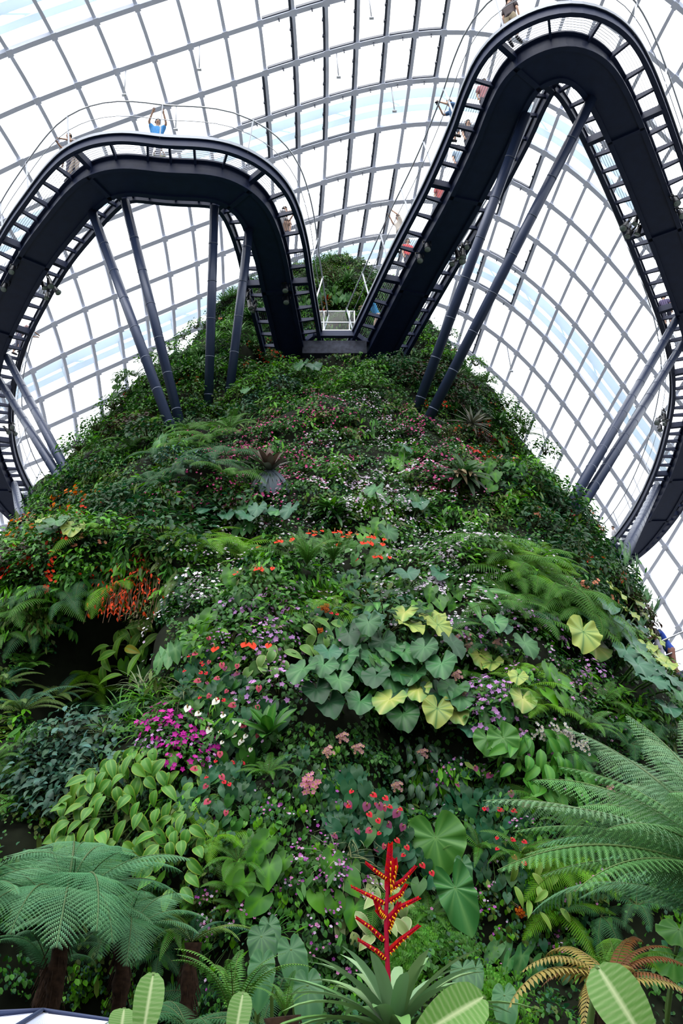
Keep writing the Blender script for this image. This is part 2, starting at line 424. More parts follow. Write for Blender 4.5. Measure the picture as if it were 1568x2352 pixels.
def walkway(label, pix, extra_world, outer_first):
    """pix: pixel trace of the girder underside put on the level plane z = ZG; extra_world continues it out of frame"""
    P = [at_z(a, b, ZG) if not isinstance(a, str) else None for a, b in pix]
    P = P[:outer_first] + [Vector((x, y, ZG)) for x, y in extra_world] + P[outer_first:]
    path = catmull(P); N = side_normals(path)
    root = empty('elevated_walkway', (0, 0, 0), label, 'walkway')
    mb = MB()
    sweep(mb, path, N, rect(-.50, .50, .07, .62)); sweep(mb, path, N, rect(-.58, -.42, 0, .09)); sweep(mb, path, N, rect(.42, .58, 0, .09))
    sweep(mb, path, N, rect(-.60, .60, .58, .64))
    link('box_girder', mb.mesh('box_girder', M_STEEL, False), root)
    for s in (-1, 1):
        mb = MB(); a = s * 1.2
        sweep(mb, path, N, rect(a - .07, a + .07, .42, .74)); sweep(mb, path, N, rect(a - .12, a + .12, .72, .77))
        link('edge_beam', mb.mesh('edge_beam', M_STEEL, False), root)
        mb = MB()
        for dz, o, r in ((1.9, .32, .028), (1.38, .2, .014)):
            tube(mb, [p + n * (a + s * o) + Vector((0, 0, dz)) for p, n in zip(path, N)][::2], r, 5)
        link('handrail', mb.mesh('handrail', M_RAIL), root)
        mb = MB(); sweep(mb, path, N, rect(a + s * .13 - .012, a + s * .13 + .012, .70, .82)); link('kick_plate', mb.mesh('kick_plate', M_GRATE, False), root)
    # grating deck: long thin bars
    mb = MB()
    for k in range(-15, 16):
        a = k * .075
        if abs(a) > .55: sweep(mb, path[::2], N[::2], [(a - .006, .70), (a + .006, .70), (a, .73)])
    sweep(mb, path, N, rect(-.56, .56, .66, .70))
    link('deck_grating', mb.mesh('deck_grating', M_GRATE, False), root)
    # repeated cross brackets and rail posts: one mesh each, copied
    cb = MB(); prof = [(-1.16, .55), (-.5, .47), (.5, .47), (1.16, .55)]
    V = [(x, y, z) for x, z in prof for y in (-.035, .035)] + [(x, y, .66) for x, z in prof for y in (-.035, .035)]
    Fc = []
    for k in range(3):
        a = 2 * k; Fc += [(a, a + 1, a + 3, a + 2), (a + 8, a + 10, a + 11, a + 9), (a, a + 2, a + 10, a + 8), (a + 1, a + 9, a + 11, a + 3)]
    cb.add(V, Fc + [(0, 8, 9, 1), (6, 7, 15, 14)], WHITE)
    cbm = cb.mesh('cross_bracket', M_STEEL, False)
    rb = MB(); box(rb, (0, 0, .50), (2.34, .16, .26)); box(rb, (0, 0, .20), (1.1, .16, .40))
    rbm = rb.mesh('main_bracket', M_STEEL, False)
    pm = MB(); bar(pm, (.06, 0, .7), (.34, 0, 1.92), .05, .03, (0, 1, 0)); pmm = pm.mesh('rail_post', M_RAIL, False)
    nb = 0; acc = 0; last = path[0]
    dist = 0; nxt_b, nxt_p, kk = .4, .6, 0
    for i in range(1, len(path)):
        dist += (path[i] - path[i - 1]).length
        p, n = path[i], N[i]
        pr = project(p)
        vis = -260 < pr[0] < 1830 and -300 < pr[1] < 1500
        M = Matrix.Translation(p) @ Matrix(((n.x, -n.y, 0), (n.y, n.x, 0), (0, 0, 1))).to_4x4()
        if dist > nxt_b:
            nxt_b += .78; kk += 1
            if vis:
                if kk % 6 == 0: link('main_bracket', rbm, root, M)
                else: link('cross_bracket', cbm, root, M)
        if dist > nxt_p:
            nxt_p += 2.2
            if vis:
                for s in (-1, 1):
                    Mp = Matrix.Translation(p + n * s * 1.2) @ Matrix(((s * n.x, -n.y, 0), (s * n.y, n.x, 0), (0, 0, 1))).to_4x4()
                    link('rail_post', pmm, root, Mp)
    return root, path, N
WL, WLp, WLn = walkway('navy steel walkway looping out from the summit on the left side',
    [(672, 835), (640, 690), (622, 600), (600, 530), (575, 485), (535, 452), (480, 434), (380, 428), (290, 420), (232, 432), (190, 462), (140, 520), (80, 600), (25, 700), (-25, 820), (-45, 950), (-30, 1060), (15, 1150), (75, 1215), (130, 1262)], [], 99)
WR, WRp, WRn = walkway('navy steel walkway looping out from the summit on the right side',
    [(868, 830), (905, 760), (980, 620), (1060, 480), (1125, 350), (1165, 255), (1200, 195), (1250, 160), (1305, 150), (1355, 172), (1395, 225), (1440, 320), (1500, 470), (1555, 620), (1605, 780), (1618, 900), (1600, 1000), (1560, 1110), (1500, 1215), (1430, 1290), (1330, 1350)], [], 99)

# struts that prop the walkways off the mountain
def strut(x0, y0, x1, y1, label, r=.15, y_end=None):
    a = at_z(x0, y0, ZG + .02)
    h, n = hit(x1, y1)
    b = h - n * .4 if h is not None else at_y(x1, y1, y_end or 20)
    root = empty('support_strut', b, label, 'strut')
    mb = MB(); tube(mb, [a - b, (0, 0, 0)], r, 16); link('tube', mb.mesh('strut_tube', M_POST), root)
    L = (a - b).length; d = (a - b).normalized()
    mb = MB(); tube(mb, [d * .05, d * .0], r * 1.0, 12)
    tube(mb, [d * (L - .35), d * (L - .02)], [r * .95, r * .5], 12); link('end_cap', mb.mesh('strut_cap', M_STEEL), root)
    k = .9
    while k < L - .6:
        mb = MB(); tube(mb, [d * k, d * (k + .028)], r * 1.05, 12); link('collar', mb.mesh('strut_collar', M_COLLAR), root); k += 1.25
strut(212, 487, 397, 1000, 'leftmost long slate strut under the left loop, beside its twin')
strut(287, 462, 413, 975, 'second long slate strut from the left under the left loop')
strut(492, 474, 473, 945, 'near-upright slate strut under the left loop above the bromeliads')
strut(572, 528, 512, 930, 'slanting slate strut under the left loop closest to the platform')
strut(1208, 262, 947, 950, 'thinner-looking slate strut under the right loop, nearer the platform')
strut(1360, 225, 968, 975, 'longest slate strut, rising right to the far side of the loop')
strut(1552, 735, 1300, 1190, 'upper of the two slate struts at the far right edge')
strut(1566, 790, 1308, 1215, 'lower of the two slate struts at the far right edge')
strut(16, 820, 160, 1115, 'right of the two slate struts under the far left walkway')
strut(-2, 872, 148, 1122, 'left of the two slate struts under the far left walkway')
strut(33, 1112, 48, 1250, 'short slate post where the left walkway meets the mountain', .17)
strut(1508, 1118, 1418, 1365, 'slate post where the right walkway meets the mountain', .2)

# platform between the two loops
pa, pb = at_z(700, 800, ZG), at_z(836, 800, ZG); yy = (pa.y + pb.y) / 2
root = empty('viewing_platform', ((pa.x + pb.x) / 2, yy, ZG), 'dark viewing platform between both walkways at the mountain summit', 'platform')
Wd = pb.x - pa.x + .2
mb = MB(); box(mb, (0, .5, .0), (Wd, 1.2, .62)); bmc = mb
link('slab', mb.mesh('platform_slab', M_CONC, False), root)
mb = MB(); box(mb, (0, 1.7, -1.0), (Wd + 2.4, 1.6, 1.5)); box(mb, (0, .9, -.45), (Wd + .6, .9, .3)); link('under_beam_shade_block', mb.mesh('platform_beam_shade_block', M_STEEL, False), root)  # beam, plus a larger dark box added as the shade under the slab
q0, q1 = at_z(722, 768, ZG + .6) - root.location, at_z(815, 768, ZG + .6) - root.location
s0, s1 = at_z(697, 788, ZG + .6) - root.location, at_z(842, 788, ZG + .6) - root.location
mb = MB()
for a, b in ((s0, q0), (q0, q1), (q1, s1)): bar(mb, a, b, .16, .26)
link('edge_beam', mb.mesh('platform_edge', M_STEEL, False), root)
mb = MB()
for a, b in ((q0, q1),): bar(mb, a + Vector((0, 0, .2)), b + Vector((0, 0, .2)), .05, .04)
link('sill_rail', mb.mesh('platform_sill', M_RAIL, False), root)
mb = MB(); Hh = 1.15; back = Vector((0, .15, .15))
gl = MB()
r0, r1 = q0 + back + Vector((.05, 0, 0)), q1 + back
for z in (Hh, Hh * .5): bar(mb, r0 + Vector((0, 0, z)), r1 + Vector((0, 0, z)), .045, .045)
for t in (.02, .2, .86, .99):
    p = r0.lerp(r1, t); bar(mb, p, p + Vector((0, 0, Hh)), .05, .05)
link('handrail', mb.mesh('platform_rail', M_WHITE, False), root)
gl.add([tuple(r0), tuple(r1), tuple(r1 + Vector((0, 0, Hh))), tuple(r0 + Vector((0, 0, Hh)))], [(0, 1, 2, 3)], WHITE)
for q, px in ((q0, -1), (q1, 1)):
    e = q + Vector((px * .75, -2.0, .2)); f = q + Vector((0, 0, .2))
    gl.add([tuple(f), tuple(e), tuple(e + Vector((px * .2, -.1, 1.3))), tuple(f + Vector((px * .2, 0, 1.3)))], [(0, 1, 2, 3)], WHITE)
link('glass_panel', gl.mesh('platform_glass', M_PANEL, False), root)

# low bridge glimpsed at the right edge
br = empty('low_bridge', at_y(1560, 1590, 22), 'short dark footbridge with wire rails at the right edge', 'bridge')
o0 = br.location
def bp(px, py, y): return at_y(px, py, y) - o0
mb = MB(); bar(mb, bp(1500, 1585, 21.5), bp(1950, 1400, 29), .14, .34); bar(mb, bp(1505, 1625, 20.5), bp(1960, 1540, 26.5), .14, .34)
for t in np.linspace(.02, 1, 22):
    bar(mb, bp(1500, 1585, 21.5).lerp(bp(1950, 1400, 29), t), bp(1505, 1625, 20.5).lerp(bp(1960, 1540, 26.5), t), .12, .2)
link('deck_frame', mb.mesh('bridge_frame', M_STEEL, False), br)
mb = MB(); tube(mb, [bp(1478, 1490, 21.5), bp(1940, 1290, 29)], .025, 6); tube(mb, [bp(1490, 1520, 21.5), bp(1940, 1345, 29)], .018, 6)
tube(mb, [bp(1487, 1487, 21.5), bp(1506, 1572, 21.5)], .03, 6); tube(mb, [bp(1481, 1489, 21.5), bp(1500, 1572, 21.5)], .02, 6)
link('handrail', mb.mesh('bridge_rail', M_RAIL), br)

# spotlights
def make_spot():
    b = MB(); tube(b, [(0, 0, 0), (0, 0, .1), (0, 0, .42), (0, 0, .46)], [.07, .1, .13, .15], 14); body = b.mesh('lamp_body', M_LAMPBODY)
    l = MB(); tube(l, [(0, 0, .455), (0, 0, .468)], .13, 14); lens = l.mesh('lamp_lens', M_LENS)
    y = MB(); bar(y, (-.17, 0, .2), (-.17, 0, -.18), .03, .05, (0, 1, 0)); bar(y, (.17, 0, .2), (.17, 0, -.18), .03, .05, (0, 1, 0)); bar(y, (-.17, 0, -.18), (.17, 0, -.18), .05, .03); bar(y, (0, 0, -.18), (0, 0, -.36), .06, .06, (0, 1, 0))
    return [('housing', body), ('lens', lens), ('yoke', y.mesh('lamp_yoke', M_LAMPBODY))]
SPOT = make_spot()
def spot(px, py, aim, label, group=None, z=ZG + .5, s=1.0):
    p = at_z(px, py, z); q = Vector(aim).normalized().to_track_quat('Z', 'Y')
    root = empty('spotlight', Matrix.Translation(p) @ q.to_matrix().to_4x4() @ Matrix.Scale(s, 4), label, 'spotlight', group)
    for n, m in SPOT: link(n, m, root)
for g, (lst, lab, grp) in enumerate((
    ([(112, 640, .9), (124, 660, .8), (98, 648, .7), (108, 672, .7)], 'black spotlight in the cluster on the left walkway inner edge', 'spotlights clustered on the left walkway inner edge'),
    ([(572, 690, .8), (566, 672, .8), (585, 700, .7)], 'black spotlight in the cluster by the strut left of the platform', 'spotlights clustered left of the platform'),
    ([(1058, 590, .9), (1047, 572, .8), (1062, 572, .8), (1043, 600, .7), (1072, 560, .7)], 'black spotlight in the cluster between the two long right struts', 'spotlights clustered between the long right struts'),
    ([(1440, 512, .9), (1452, 530, .8), (1470, 518, .8), (1462, 498, .7), (1446, 526, .7)], 'black spotlight in the cluster on the right loop inner edge', 'spotlights clustered on the right loop inner edge'),
    ([(1512, 962, .9), (1524, 950, .8), (1516, 975, .8), (1530, 968, .7)], 'black spotlight in the cluster low on the far right walkway', 'spotlights clustered low on the far right walkway'),
    ([(28, 975, .8), (14, 985, .8), (30, 990, .7)], 'black spotlight in the cluster low on the far left walkway', 'spotlights clustered low on the far left walkway'))):
    for k, (a, b, s) in enumerate(lst):
        t = at_z(a, b, ZG); spot(a, b, ((-t.x) * .5 + rng.uniform(-6, 6), -t.y * .3 + 6 + rng.uniform(-6, 6), -14), lab, grp, ZG + .25, s)
for a, b, lab in ((656, 655, 'upper round lens light under the left girder near the platform'), (658, 682, 'lower round lens light under the left girder near the platform'),
                  (980, 560, 'upper round lens light under the right girder near the platform'), (963, 586, 'lower round lens light under the right girder near the platform'),
                  (32, 612, 'topmost round lens light under the left girder at the left edge'), (14, 652, 'lower round lens light under the left girder at the left edge'),
                  (1548, 455, 'upper round lens light under the right girder at the right edge'), (1560, 484, 'lower round lens light under the right girder at the right edge')):
    spot(a, b, (0, -.3, -1), lab, None, ZG - .1, .8)
# ================================================================== PLANT SHAPES
def lerp3(a, b, t): return tuple(a[k] + (b[k] - a[k]) * t for k in range(3))
def strip_leaf(L, Wd, prof, nl=8, a0=.3, bend=-1.2, fold=.25, base=(.05, .15, .03), rim=None, vein=None, wave=0.0, nwv=5, seedph=0.0, cross=4, nvein=6, vk=.35):
    """leaf along +Y starting at the origin; prof = half-width profile samples; bends from pitch a0 by 'bend' radians"""
    V = []; Cc = []; Fc = []
    y = z = 0.0; ts = np.linspace(0, 1, nl + 1); xs = np.linspace(-1, 1, cross + 1)
    hw = np.interp(ts, np.linspace(0, 1, len(prof)), prof) * Wd / 2
    for i, t in enumerate(ts):
        a = a0 + bend * t
        if i: y += math.cos(a) * L / nl; z += math.sin(a) * L / nl
        for x in xs:
            zz = z + fold * abs(x) * hw[i] * math.cos(a) + wave * math.sin(nwv * t * 2 * PI + seedph + (1.5 if x > 0 else 0)) * abs(x) * Wd
            V.append((x * hw[i], y - fold * abs(x) * hw[i] * math.sin(a), zz))
            c = base
            if vein is not None and abs(x) < .01: c = vein
            if vein is not None and abs(x) > .01: c = lerp3(base, vein, vk * max(0, math.sin(t * 2 * PI * nvein - abs(x) * 2.6)))
            if rim is not None and abs(x) > .8: c = rim
            Cc.append(c)
    m = cross + 1
    for i in range(nl):
        for k in range(cross): Fc.append((i * m + k, i * m + k + 1, (i + 1) * m + k + 1, (i + 1) * m + k))
    return V, Fc, Cc
OV = [0, .62, .92, 1, .93, .72, .42, .05]; LAN = [.25, .7, .95, 1, .9, .7, .4, .03]; STR = [.7, .85, .95, 1, 1, .92, .7, .04]
A_ = [0, 15, 40, 80, 110, 140, 160, 172, 180]
HEART = [1, .8, .66, .57, .56, .58, .52, .34, .10]; TARO = [1, .87, .76, .69, .68, .72, .66, .40, .08]; LONGH = [1, .78, .46, .31, .30, .34, .35, .26, .07]
SAG = [1, .8, .5, .36, .38, .5, .58, .3, .08]
def heart_leaf(L, shape, spokes=26, rings=4, droop=.25, fold=.15, wave=.04, base=(.05, .15, .03), rim=None, vein=None, kv=9, cup=0, edge=None):
    V = [(0, 0, 0)]; Cc = [vein or base]; Fc = []
    for r in range(1, rings + 1):
        f = r / rings
        for s in range(spokes):
            th = 2 * PI * s / spokes; dg = math.degrees(th if th <= PI else 2 * PI - th)
            R = np.interp(dg, A_, shape) * L * f
            x = math.sin(th) * R; y = math.cos(th) * R
            z = -droop * (y / L) * abs(y) - fold * 0 + fold * abs(x) + wave * L * (math.sin(7 * th + 1) + .6 * math.sin(11 * th)) * f * f - cup * (x * x) / L
            V.append((x, y, z))
            c = lerp3(base, edge, f ** 1.6) if edge else base
            if vein:
                v = max(0, math.cos(th * kv)) ** 2 * (.95 - .5 * f)
                if s == 0: v = .9
                c = lerp3(c, vein, v)
            if rim and r == rings: c = rim
            Cc.append(c)
    for s in range(spokes): Fc.append((0, 1 + (s + 1) % spokes, 1 + s))
    for r in range(rings - 1):
        for s in range(spokes):
            a = 1 + r * spokes; b = a + spokes; Fc.append((a + s, a + (s + 1) % spokes, b + (s + 1) % spokes, b + s))
    return V, Fc, Cc
def MX(p, yaw=0, pitch=0, roll=0, s=1.0):
    return Matrix.Translation(Vector(p)) @ Matrix.Rotation(yaw, 4, 'Z') @ Matrix.Rotation(pitch, 4, 'X') @ Matrix.Rotation(roll, 4, 'Y') @ Matrix.Scale(s, 4)
def jit(c, a, r): k = 1 + r.uniform(-a, a); g = r.uniform(-a, a) * .5; return (c[0] * k * (1 + g), c[1] * k, c[2] * k * (1 - g))

G = dict(mid=(.044, .140, .026), dark=(.018, .066, .020), bright=(.095, .27, .030), lime=(.20, .36, .055), blue=(.036, .095, .058), pale=(.13, .26, .10),
         olive=(.085, .13, .03), red=(.10, .03, .03), yellow=(.42, .40, .08), brown=(.13, .07, .03), grey=(.10, .12, .13), teal=(.022, .088, .038))

def m_shrub(seed, n, R, L, Wd, col, flat=.7, alt=None, rim=None, stems=True, droop=-.9, prof=OV, vein=None):
    """rounded bush: leaves on twigs all over a dome; +Z growth, returns foliage and stem meshes"""
    r = random.Random(seed); mb = MB(); st = MB()
    for k in range(n):
        ph = r.uniform(0, 2 * PI); ct = r.uniform(-.15, 1) ; stt = math.sqrt(max(0, 1 - ct * ct)); rr = R * r.uniform(.62, 1.08)
        p = (math.cos(ph) * stt * rr, math.sin(ph) * stt * rr, ct * rr * flat + .05)
        c = jit(alt if alt and r.random() < .22 else col, .3, r)
        V, Fc, Cc = strip_leaf(L * r.uniform(.7, 1.2), Wd, prof, 4, r.uniform(-.2, .7), droop, .3, c, rim, vein, cross=2)
        mb.add(V, Fc, Cc, MX(p, ph - PI / 2 + r.uniform(-.9, .9), r.uniform(-.3, .4), r.uniform(-.5, .5)))
        if stems and k % 7 == 0: tube(st, [(0, 0, -.1), (p[0] * .5, p[1] * .5, p[2] * .65), p], [.012, .008, .003], 4, (.05, .06, .02), False)
    out = [('foliage', mb.mesh('bush_foliage', M_LEAF))]
    if stems: out.append(('stems', st.mesh('bush_stems', M_LEAF)))
    return out
def flower5(mb, p, s, col, r, up=(0, 0, 1), centre=(.6, .5, .1)):
    q = Vector(up).to_track_quat('Z', 'Y').to_matrix().to_4x4(); q.translation = Vector(p)
    V = [(0, 0, -.1 * s)]; Cc = [centre]; a0 = r.uniform(0, 2)
    for k in range(10):
        a = a0 + PI * k / 5; R = s * (1 if k % 2 == 0 else .62)
        V.append((math.cos(a) * R, math.sin(a) * R, .12 * s)); Cc.append(col)
    mb.add(V, [(0, 1 + k, 1 + (k + 1) % 10) for k in range(10)], Cc, q)
def m_blossom(seed, n, R, s, col, flat=.7, cluster=1, alt=None):
    r = random.Random(seed); mb = MB()
    for k in range(n):
        ph = r.uniform(0, 2 * PI); ct = r.uniform(0, 1); stt = math.sqrt(1 - ct * ct); rr = R * r.uniform(1.0, 1.2)
        d = Vector((math.cos(ph) * stt, math.sin(ph) * stt, ct * flat)); p = d * rr
        for q in range(cluster):
            o = Vector((r.gauss(0, 1), r.gauss(0, 1), r.gauss(0, 1))) * s * (.8 if cluster > 1 else 0)
            flower5(mb, p + o, s * r.uniform(.7, 1.15), jit(alt if alt and r.random() < .35 else col, .12, r), r, (d + o * 2 + Vector((r.uniform(-.5, .5), r.uniform(-.5, .5), .5))), lerp3(col, (.5, .3, .08), .3))
    return [('blossoms', mb.mesh('bush_blossoms', M_PETAL))]
def frond_mesh(name, L, Wd, n, col, droop=-1.5, a0=.9, bi=False, tipc=None, seed=0, gap=.82, hang=.35, brown=0, mat_=None):
    """one fern frond from the origin along +Y; pinnae in pairs; bi = pinnae themselves cut into pinnules"""
    r = random.Random(seed); mb = MB(); pts = []; y = z = 0; N = n
    for i in range(N + 1):
        t = i / N; a = a0 + droop * t ** 1.2; pts.append((0, y, z, a)); y += math.cos(a) * L / N; z += math.sin(a) * L / N
    stem = lerp3(col, (.12, .10, .04), .5)
    tube(mb, [p[:3] for p in pts], [max(.0015, L * .008 * (1 - .85 * k / N)) for k in range(N + 1)], 4, stem, False)
    for i in range(2, N):
        t = i / N; _, y, z, a = pts[i]
        wl = Wd / 2 * min(1, t * 5) * (1 - t ** 2.2) ** .8
        if wl < .006: continue
        step = L / N
        for s in (-1, 1):
            c = jit(lerp3(col, tipc or col, t), .12, r)
            sweepf = .35 + .3 * t
            k = wl * r.uniform(.9, 1.08)
            d = Vector((s * math.cos(sweepf), math.sin(sweepf) * math.cos(a), math.sin(sweepf) * math.sin(a) - hang * .4)).normalized()
            d2 = (d + Vector((0, 0, -hang))).normalized()
            o = Vector((0, y, z)); m1 = o + d * k * .5; e = m1 + d2 * k * .5
            f = Vector((0, math.cos(a), math.sin(a)))
            if not bi:
                hw = step * gap * .5
                V = [o - f * hw * .7, o + f * hw * .7, m1 - f * hw, m1 + f * hw, e]
                mb.add([tuple(v) for v in V], [(0, 1, 3, 2), (2, 3, 4)], [lerp3(c, (0, 0, 0), .0)] * 5)
            else:
                M = max(5, int(k / (step * .30)))
                P = [o + d * k * .5 * min(1, 2 * u) + d2 * k * .5 * max(0, 2 * u - 1) for u in np.linspace(0, 1, M + 1)]
                for q in range(M):
                    u = q / M; hw = step * .58 * (1 - u ** 1.6) + .002; w0 = (P[q + 1] - P[q]) * .42
                    c0 = P[q]
                    for g in (-1, 1):
                        tip = c0 + f * g * hw + (P[q + 1] - P[q]) * .9 + Vector((0, 0, -hw * .35))
                        mb.add([tuple(c0 - w0 * .5), tuple(c0 + w0 * 1.3), tuple(tip)], [(0, 1, 2)], c)
    return mb.mesh(name, mat_ or M_LEAF)
def fan(fr, n, tilt, spread=2 * PI, yaw0=0.0, seed=0, s0=.75, s1=1.1, name='frond', pitch_j=.25):
    """copies of a frond radiating from a crown"""
    r = random.Random(seed); out = []
    for k in range(n):
        yw = yaw0 + spread * (k + r.uniform(-.3, .3)) / n
        out.append((name, fr if not isinstance(fr, list) else fr[k % len(fr)], MX((0, 0, 0), yw, tilt + r.uniform(-pitch_j, pitch_j), r.uniform(-.2, .2), r.uniform(s0, s1))))
    return out
def m_rosette(seed, n, L, Wd, col, alt=None, inner=1.25, outer=.1, bend=-.9, prof=STR, rim=None, vein=None, name='rosette_leaves', wave=0, mt=None):
    r = random.Random(seed); mb = MB()
    for k in range(n):
        t = k / n; ph = k * 2.39996 + r.uniform(-.2, .2)
        a = inner + (outer - inner) * (1 - t)
        c = jit(lerp3(col, alt or col, 1 - t), .15, r)
        V, Fc, Cc = strip_leaf(L * r.uniform(.8, 1.1) * (.72 + .28 * (1 - t)), Wd, prof, 8, a, bend * r.uniform(.6, 1.2), .35, c, rim, vein, wave, 3, r.uniform(0, 6))
        mb.add(V, Fc, Cc, MX((0, 0, 0), ph))
    return [('leaves', mb.mesh(name, mt or M_GLOSSY))]
def m_hearts(seed, n, R, L, shape, col, vein=None, rim=None, alt=None, H=.3, wave=.02, spk=16, rg=2, yawj=.6, petiole=True):
    """wall frame: +Z out of the wall, +Y down the wall; leaves hang with their tips down"""
    r = random.Random(seed); mb = MB(); st = MB(); P = []
    for k in range(n):
        for _ in range(12):
            x, y = r.uniform(-R, R), r.uniform(-R, R)
            if x * x + y * y < R * R and all((x - a) ** 2 + (y - b) ** 2 > (L * .55) ** 2 for a, b in P): break
        P.append((x, y)); z = H * (1 - (x * x + y * y) / (R * R) * .7) * r.uniform(.6, 1.1)
        c = jit(alt if alt and r.random() < .25 else col, .2, r)
        V, Fc, Cc = heart_leaf(L * r.uniform(.75, 1.15), shape, spk, rg, .3, .12, wave, c, rim, vein)
        mb.add(V, Fc, Cc, MX((x, y, z), r.uniform(-yawj, yawj), r.uniform(-.55, .05), r.uniform(-.3, .3)))
        if petiole: tube(st, [(x * .2, -.25 + y * .3, 0), (x * .7, y - .12, z * .8), (x, y, z)], [.006, .005, .004], 4, (.05, .10, .03), False)
    o = [('foliage', mb.mesh('heart_foliage', M_GLOSSY))]
    if petiole: o.append(('stems', st.mesh('heart_stems', M_LEAF)))
    return o, P
def spathe_parts(seed, n, R, s, col, H=.42, spadix=(.75, .55, .25)):
    r = random.Random(seed); mb = MB(); sd = MB()
    V, Fc, Cc = heart_leaf(s * 1.15, HEART, 14, 3, .2, .12, .01, col, None, None, cup=.3); mb.add(V, Fc, Cc); me = mb.mesh('anthurium_spathe', M_PETAL)
    tube(sd, [(0, 0, 0), (0, .25 * s, .85 * s)], [.009, .005], 6, spadix); sm = sd.mesh('anthurium_spadix', M_PETAL); out = []
    for k in range(n):
        a = r.uniform(0, 2 * PI); q = R * math.sqrt(r.random()); x, y, z = math.cos(a) * q, math.sin(a) * q, H * r.uniform(.85, 1.2)
        out.append(('spathe', me, MX((x, y, z), r.uniform(-.9, .9), r.uniform(-.2, .5), r.uniform(-.3, .3), r.uniform(.8, 1.3)), ('spadix', sm)))
    return out
def m_broad(seed, n, Rx, Ry, L, Wd, prof, col, rim, vein, H=.5, alt=None, yawj=.9, gap=.42, a0=.35, bend=-1.1, wave=0, mt=None):
    """wall frame: broad leaves layered over a mound, tips hanging down the wall"""
    r = random.Random(seed); mb = MB(); st = MB(); P = []
    for k in range(n):
        for _ in range(14):
            a = r.uniform(0, 2 * PI); q = math.sqrt(r.random()); x, y = Rx * q * math.cos(a), Ry * q * math.sin(a)
            if all((x - u) ** 2 + (y - v) ** 2 > (L * gap) ** 2 for u, v in P): break
        P.append((x, y)); z = H * (1 - .75 * q * q) * r.uniform(.75, 1.08) + .06
        c = jit(alt if alt and r.random() < .2 else col, .16, r)
        V, Fc, Cc = strip_leaf(L * r.uniform(.75, 1.2), Wd, prof, 7, a0 + r.uniform(-.3, .3), bend * r.uniform(.6, 1.3), .22, c, rim, vein, wave, 2, r.uniform(0, 6), 8 if rim else 4, 3, .2)
        mb.add(V, Fc, Cc, MX((x, y, z), r.uniform(-yawj, yawj) - .5 * x / Rx, r.uniform(-.3, .2), r.uniform(-.3, .3)))
        if k % 3 == 0: tube(st, [(x * .3, y * .3 - .1, 0), (x * .8, y * .8 - .05, z * .7), (x, y, z)], [.014, .010, .006], 5, (.06, .10, .03), False)
    return [('foliage', mb.mesh('broad_foliage', mt or M_GLOSSY)), ('stems', st.mesh('broad_stems', M_LEAF))]
def m_grass(seed, n, L, Wd, col, bend=-1.6, a=1.2):
    r = random.Random(seed); mb = MB()
    for k in range(n):
        V, Fc, Cc = strip_leaf(L * r.uniform(.6, 1.1), Wd, [.6, .9, 1, .8, .5, .05], 6, a + r.uniform(-.5, .3), bend * r.uniform(.5, 1.2), .3, jit(col, .25, r), cross=2)
        mb.add(V, Fc, Cc, MX((r.uniform(-.05, .05), r.uniform(-.05, .05), 0), r.uniform(0, 2 * PI)))
    return [('blades', mb.mesh('grass_blades', M_LEAF))]
def m_lacy(seed, n, R, s, col):
    """maidenhair / lacy hanging mass in the wall frame"""
    r = random.Random(seed); mb = MB()
    for k in range(n):
        x, y = r.gauss(0, R * .45), r.gauss(0, R * .5); z = .12 + .3 * math.exp(-(x * x + y * y) / R / R * 2) * r.uniform(.4, 1)
        yw = r.uniform(-.5, .5); c = jit(col, .3, r)
        M = np.array(MX((x, y, z), yw, r.uniform(-.5, .2), r.uniform(-.4, .4)))
        for t in range(7):
            for g in (-1, 1):
                u = t / 7; wl = s * .5 * (1 - u) + .008
                mb.add([(0, u * s, -.2 * u * u * s), (g * wl, u * s + s * .10, -.2 * u * u * s - .03 * s), (g * wl * .8, u * s + s * .24, -.25 * u * u * s - .05 * s)], [(0, 1, 2)], c, M)
    return [('fronds', mb.mesh('lacy_fronds', M_LEAF))]
# ================================================================== CARPET OF SMALL PLANTS (uncountable)
mm = mtn.data
nV = len(dv); P3 = np.array([tuple(p) for p in dv])
T3 = np.array([t for (a, b, c, d) in GF for t in ((a, b, c), (a, c, d))])
A3 = P3[T3[:, 0]]; B3 = P3[T3[:, 1]]; C3 = P3[T3[:, 2]]
NR = np.cross(B3 - A3, C3 - A3); AR = np.linalg.norm(NR, axis=1) / 2; NR = NR / (2 * AR[:, None] + 1e-12)
cen = (A3 + B3 + C3) / 3
outv = cen - np.array([0, 34, 0]); outv[:, 2] = 3
NR[(NR * outv).sum(1) < 0] *= -1
tocam = np.array([0, 0, 1.7]) - cen; dist = np.linalg.norm(tocam, axis=1); tocam /= dist[:, None]
facing = (NR * tocam).sum(1)
front = facing > -.35
cavec = [hit0(a, b) for a, b in ((205, 1465), (150, 1500), (228, 1520))]; lowc = np.array([tuple(hit0(a, b)) for a, b in ((90, 2240), (200, 2260), (10, 2250))])
cv = np.array([tuple(c) for c in cavec])
Pb = np.array([tuple(p) for p in flat]); cenb = (Pb[T3[:, 0]] + Pb[T3[:, 1]] + Pb[T3[:, 2]]) / 3
dcave = np.minimum(np.linalg.norm(cenb[:, None] - cv[None], axis=2).min(1), np.linalg.norm(cenb[:, None] - lowc[None], axis=2).min(1) + .5)
dplat = np.where((np.abs(cen[:, 0]) < 3.6) & (cen[:, 2] > 21.45) & (cen[:, 2] < 24.6) & (cen[:, 1] < 34), 0, 9)
wgt = AR * front * np.clip(.35 + facing, .1, 1) * (dcave > 1.35) * (dplat > 1) * np.clip(26 / dist, .8, 1.35)
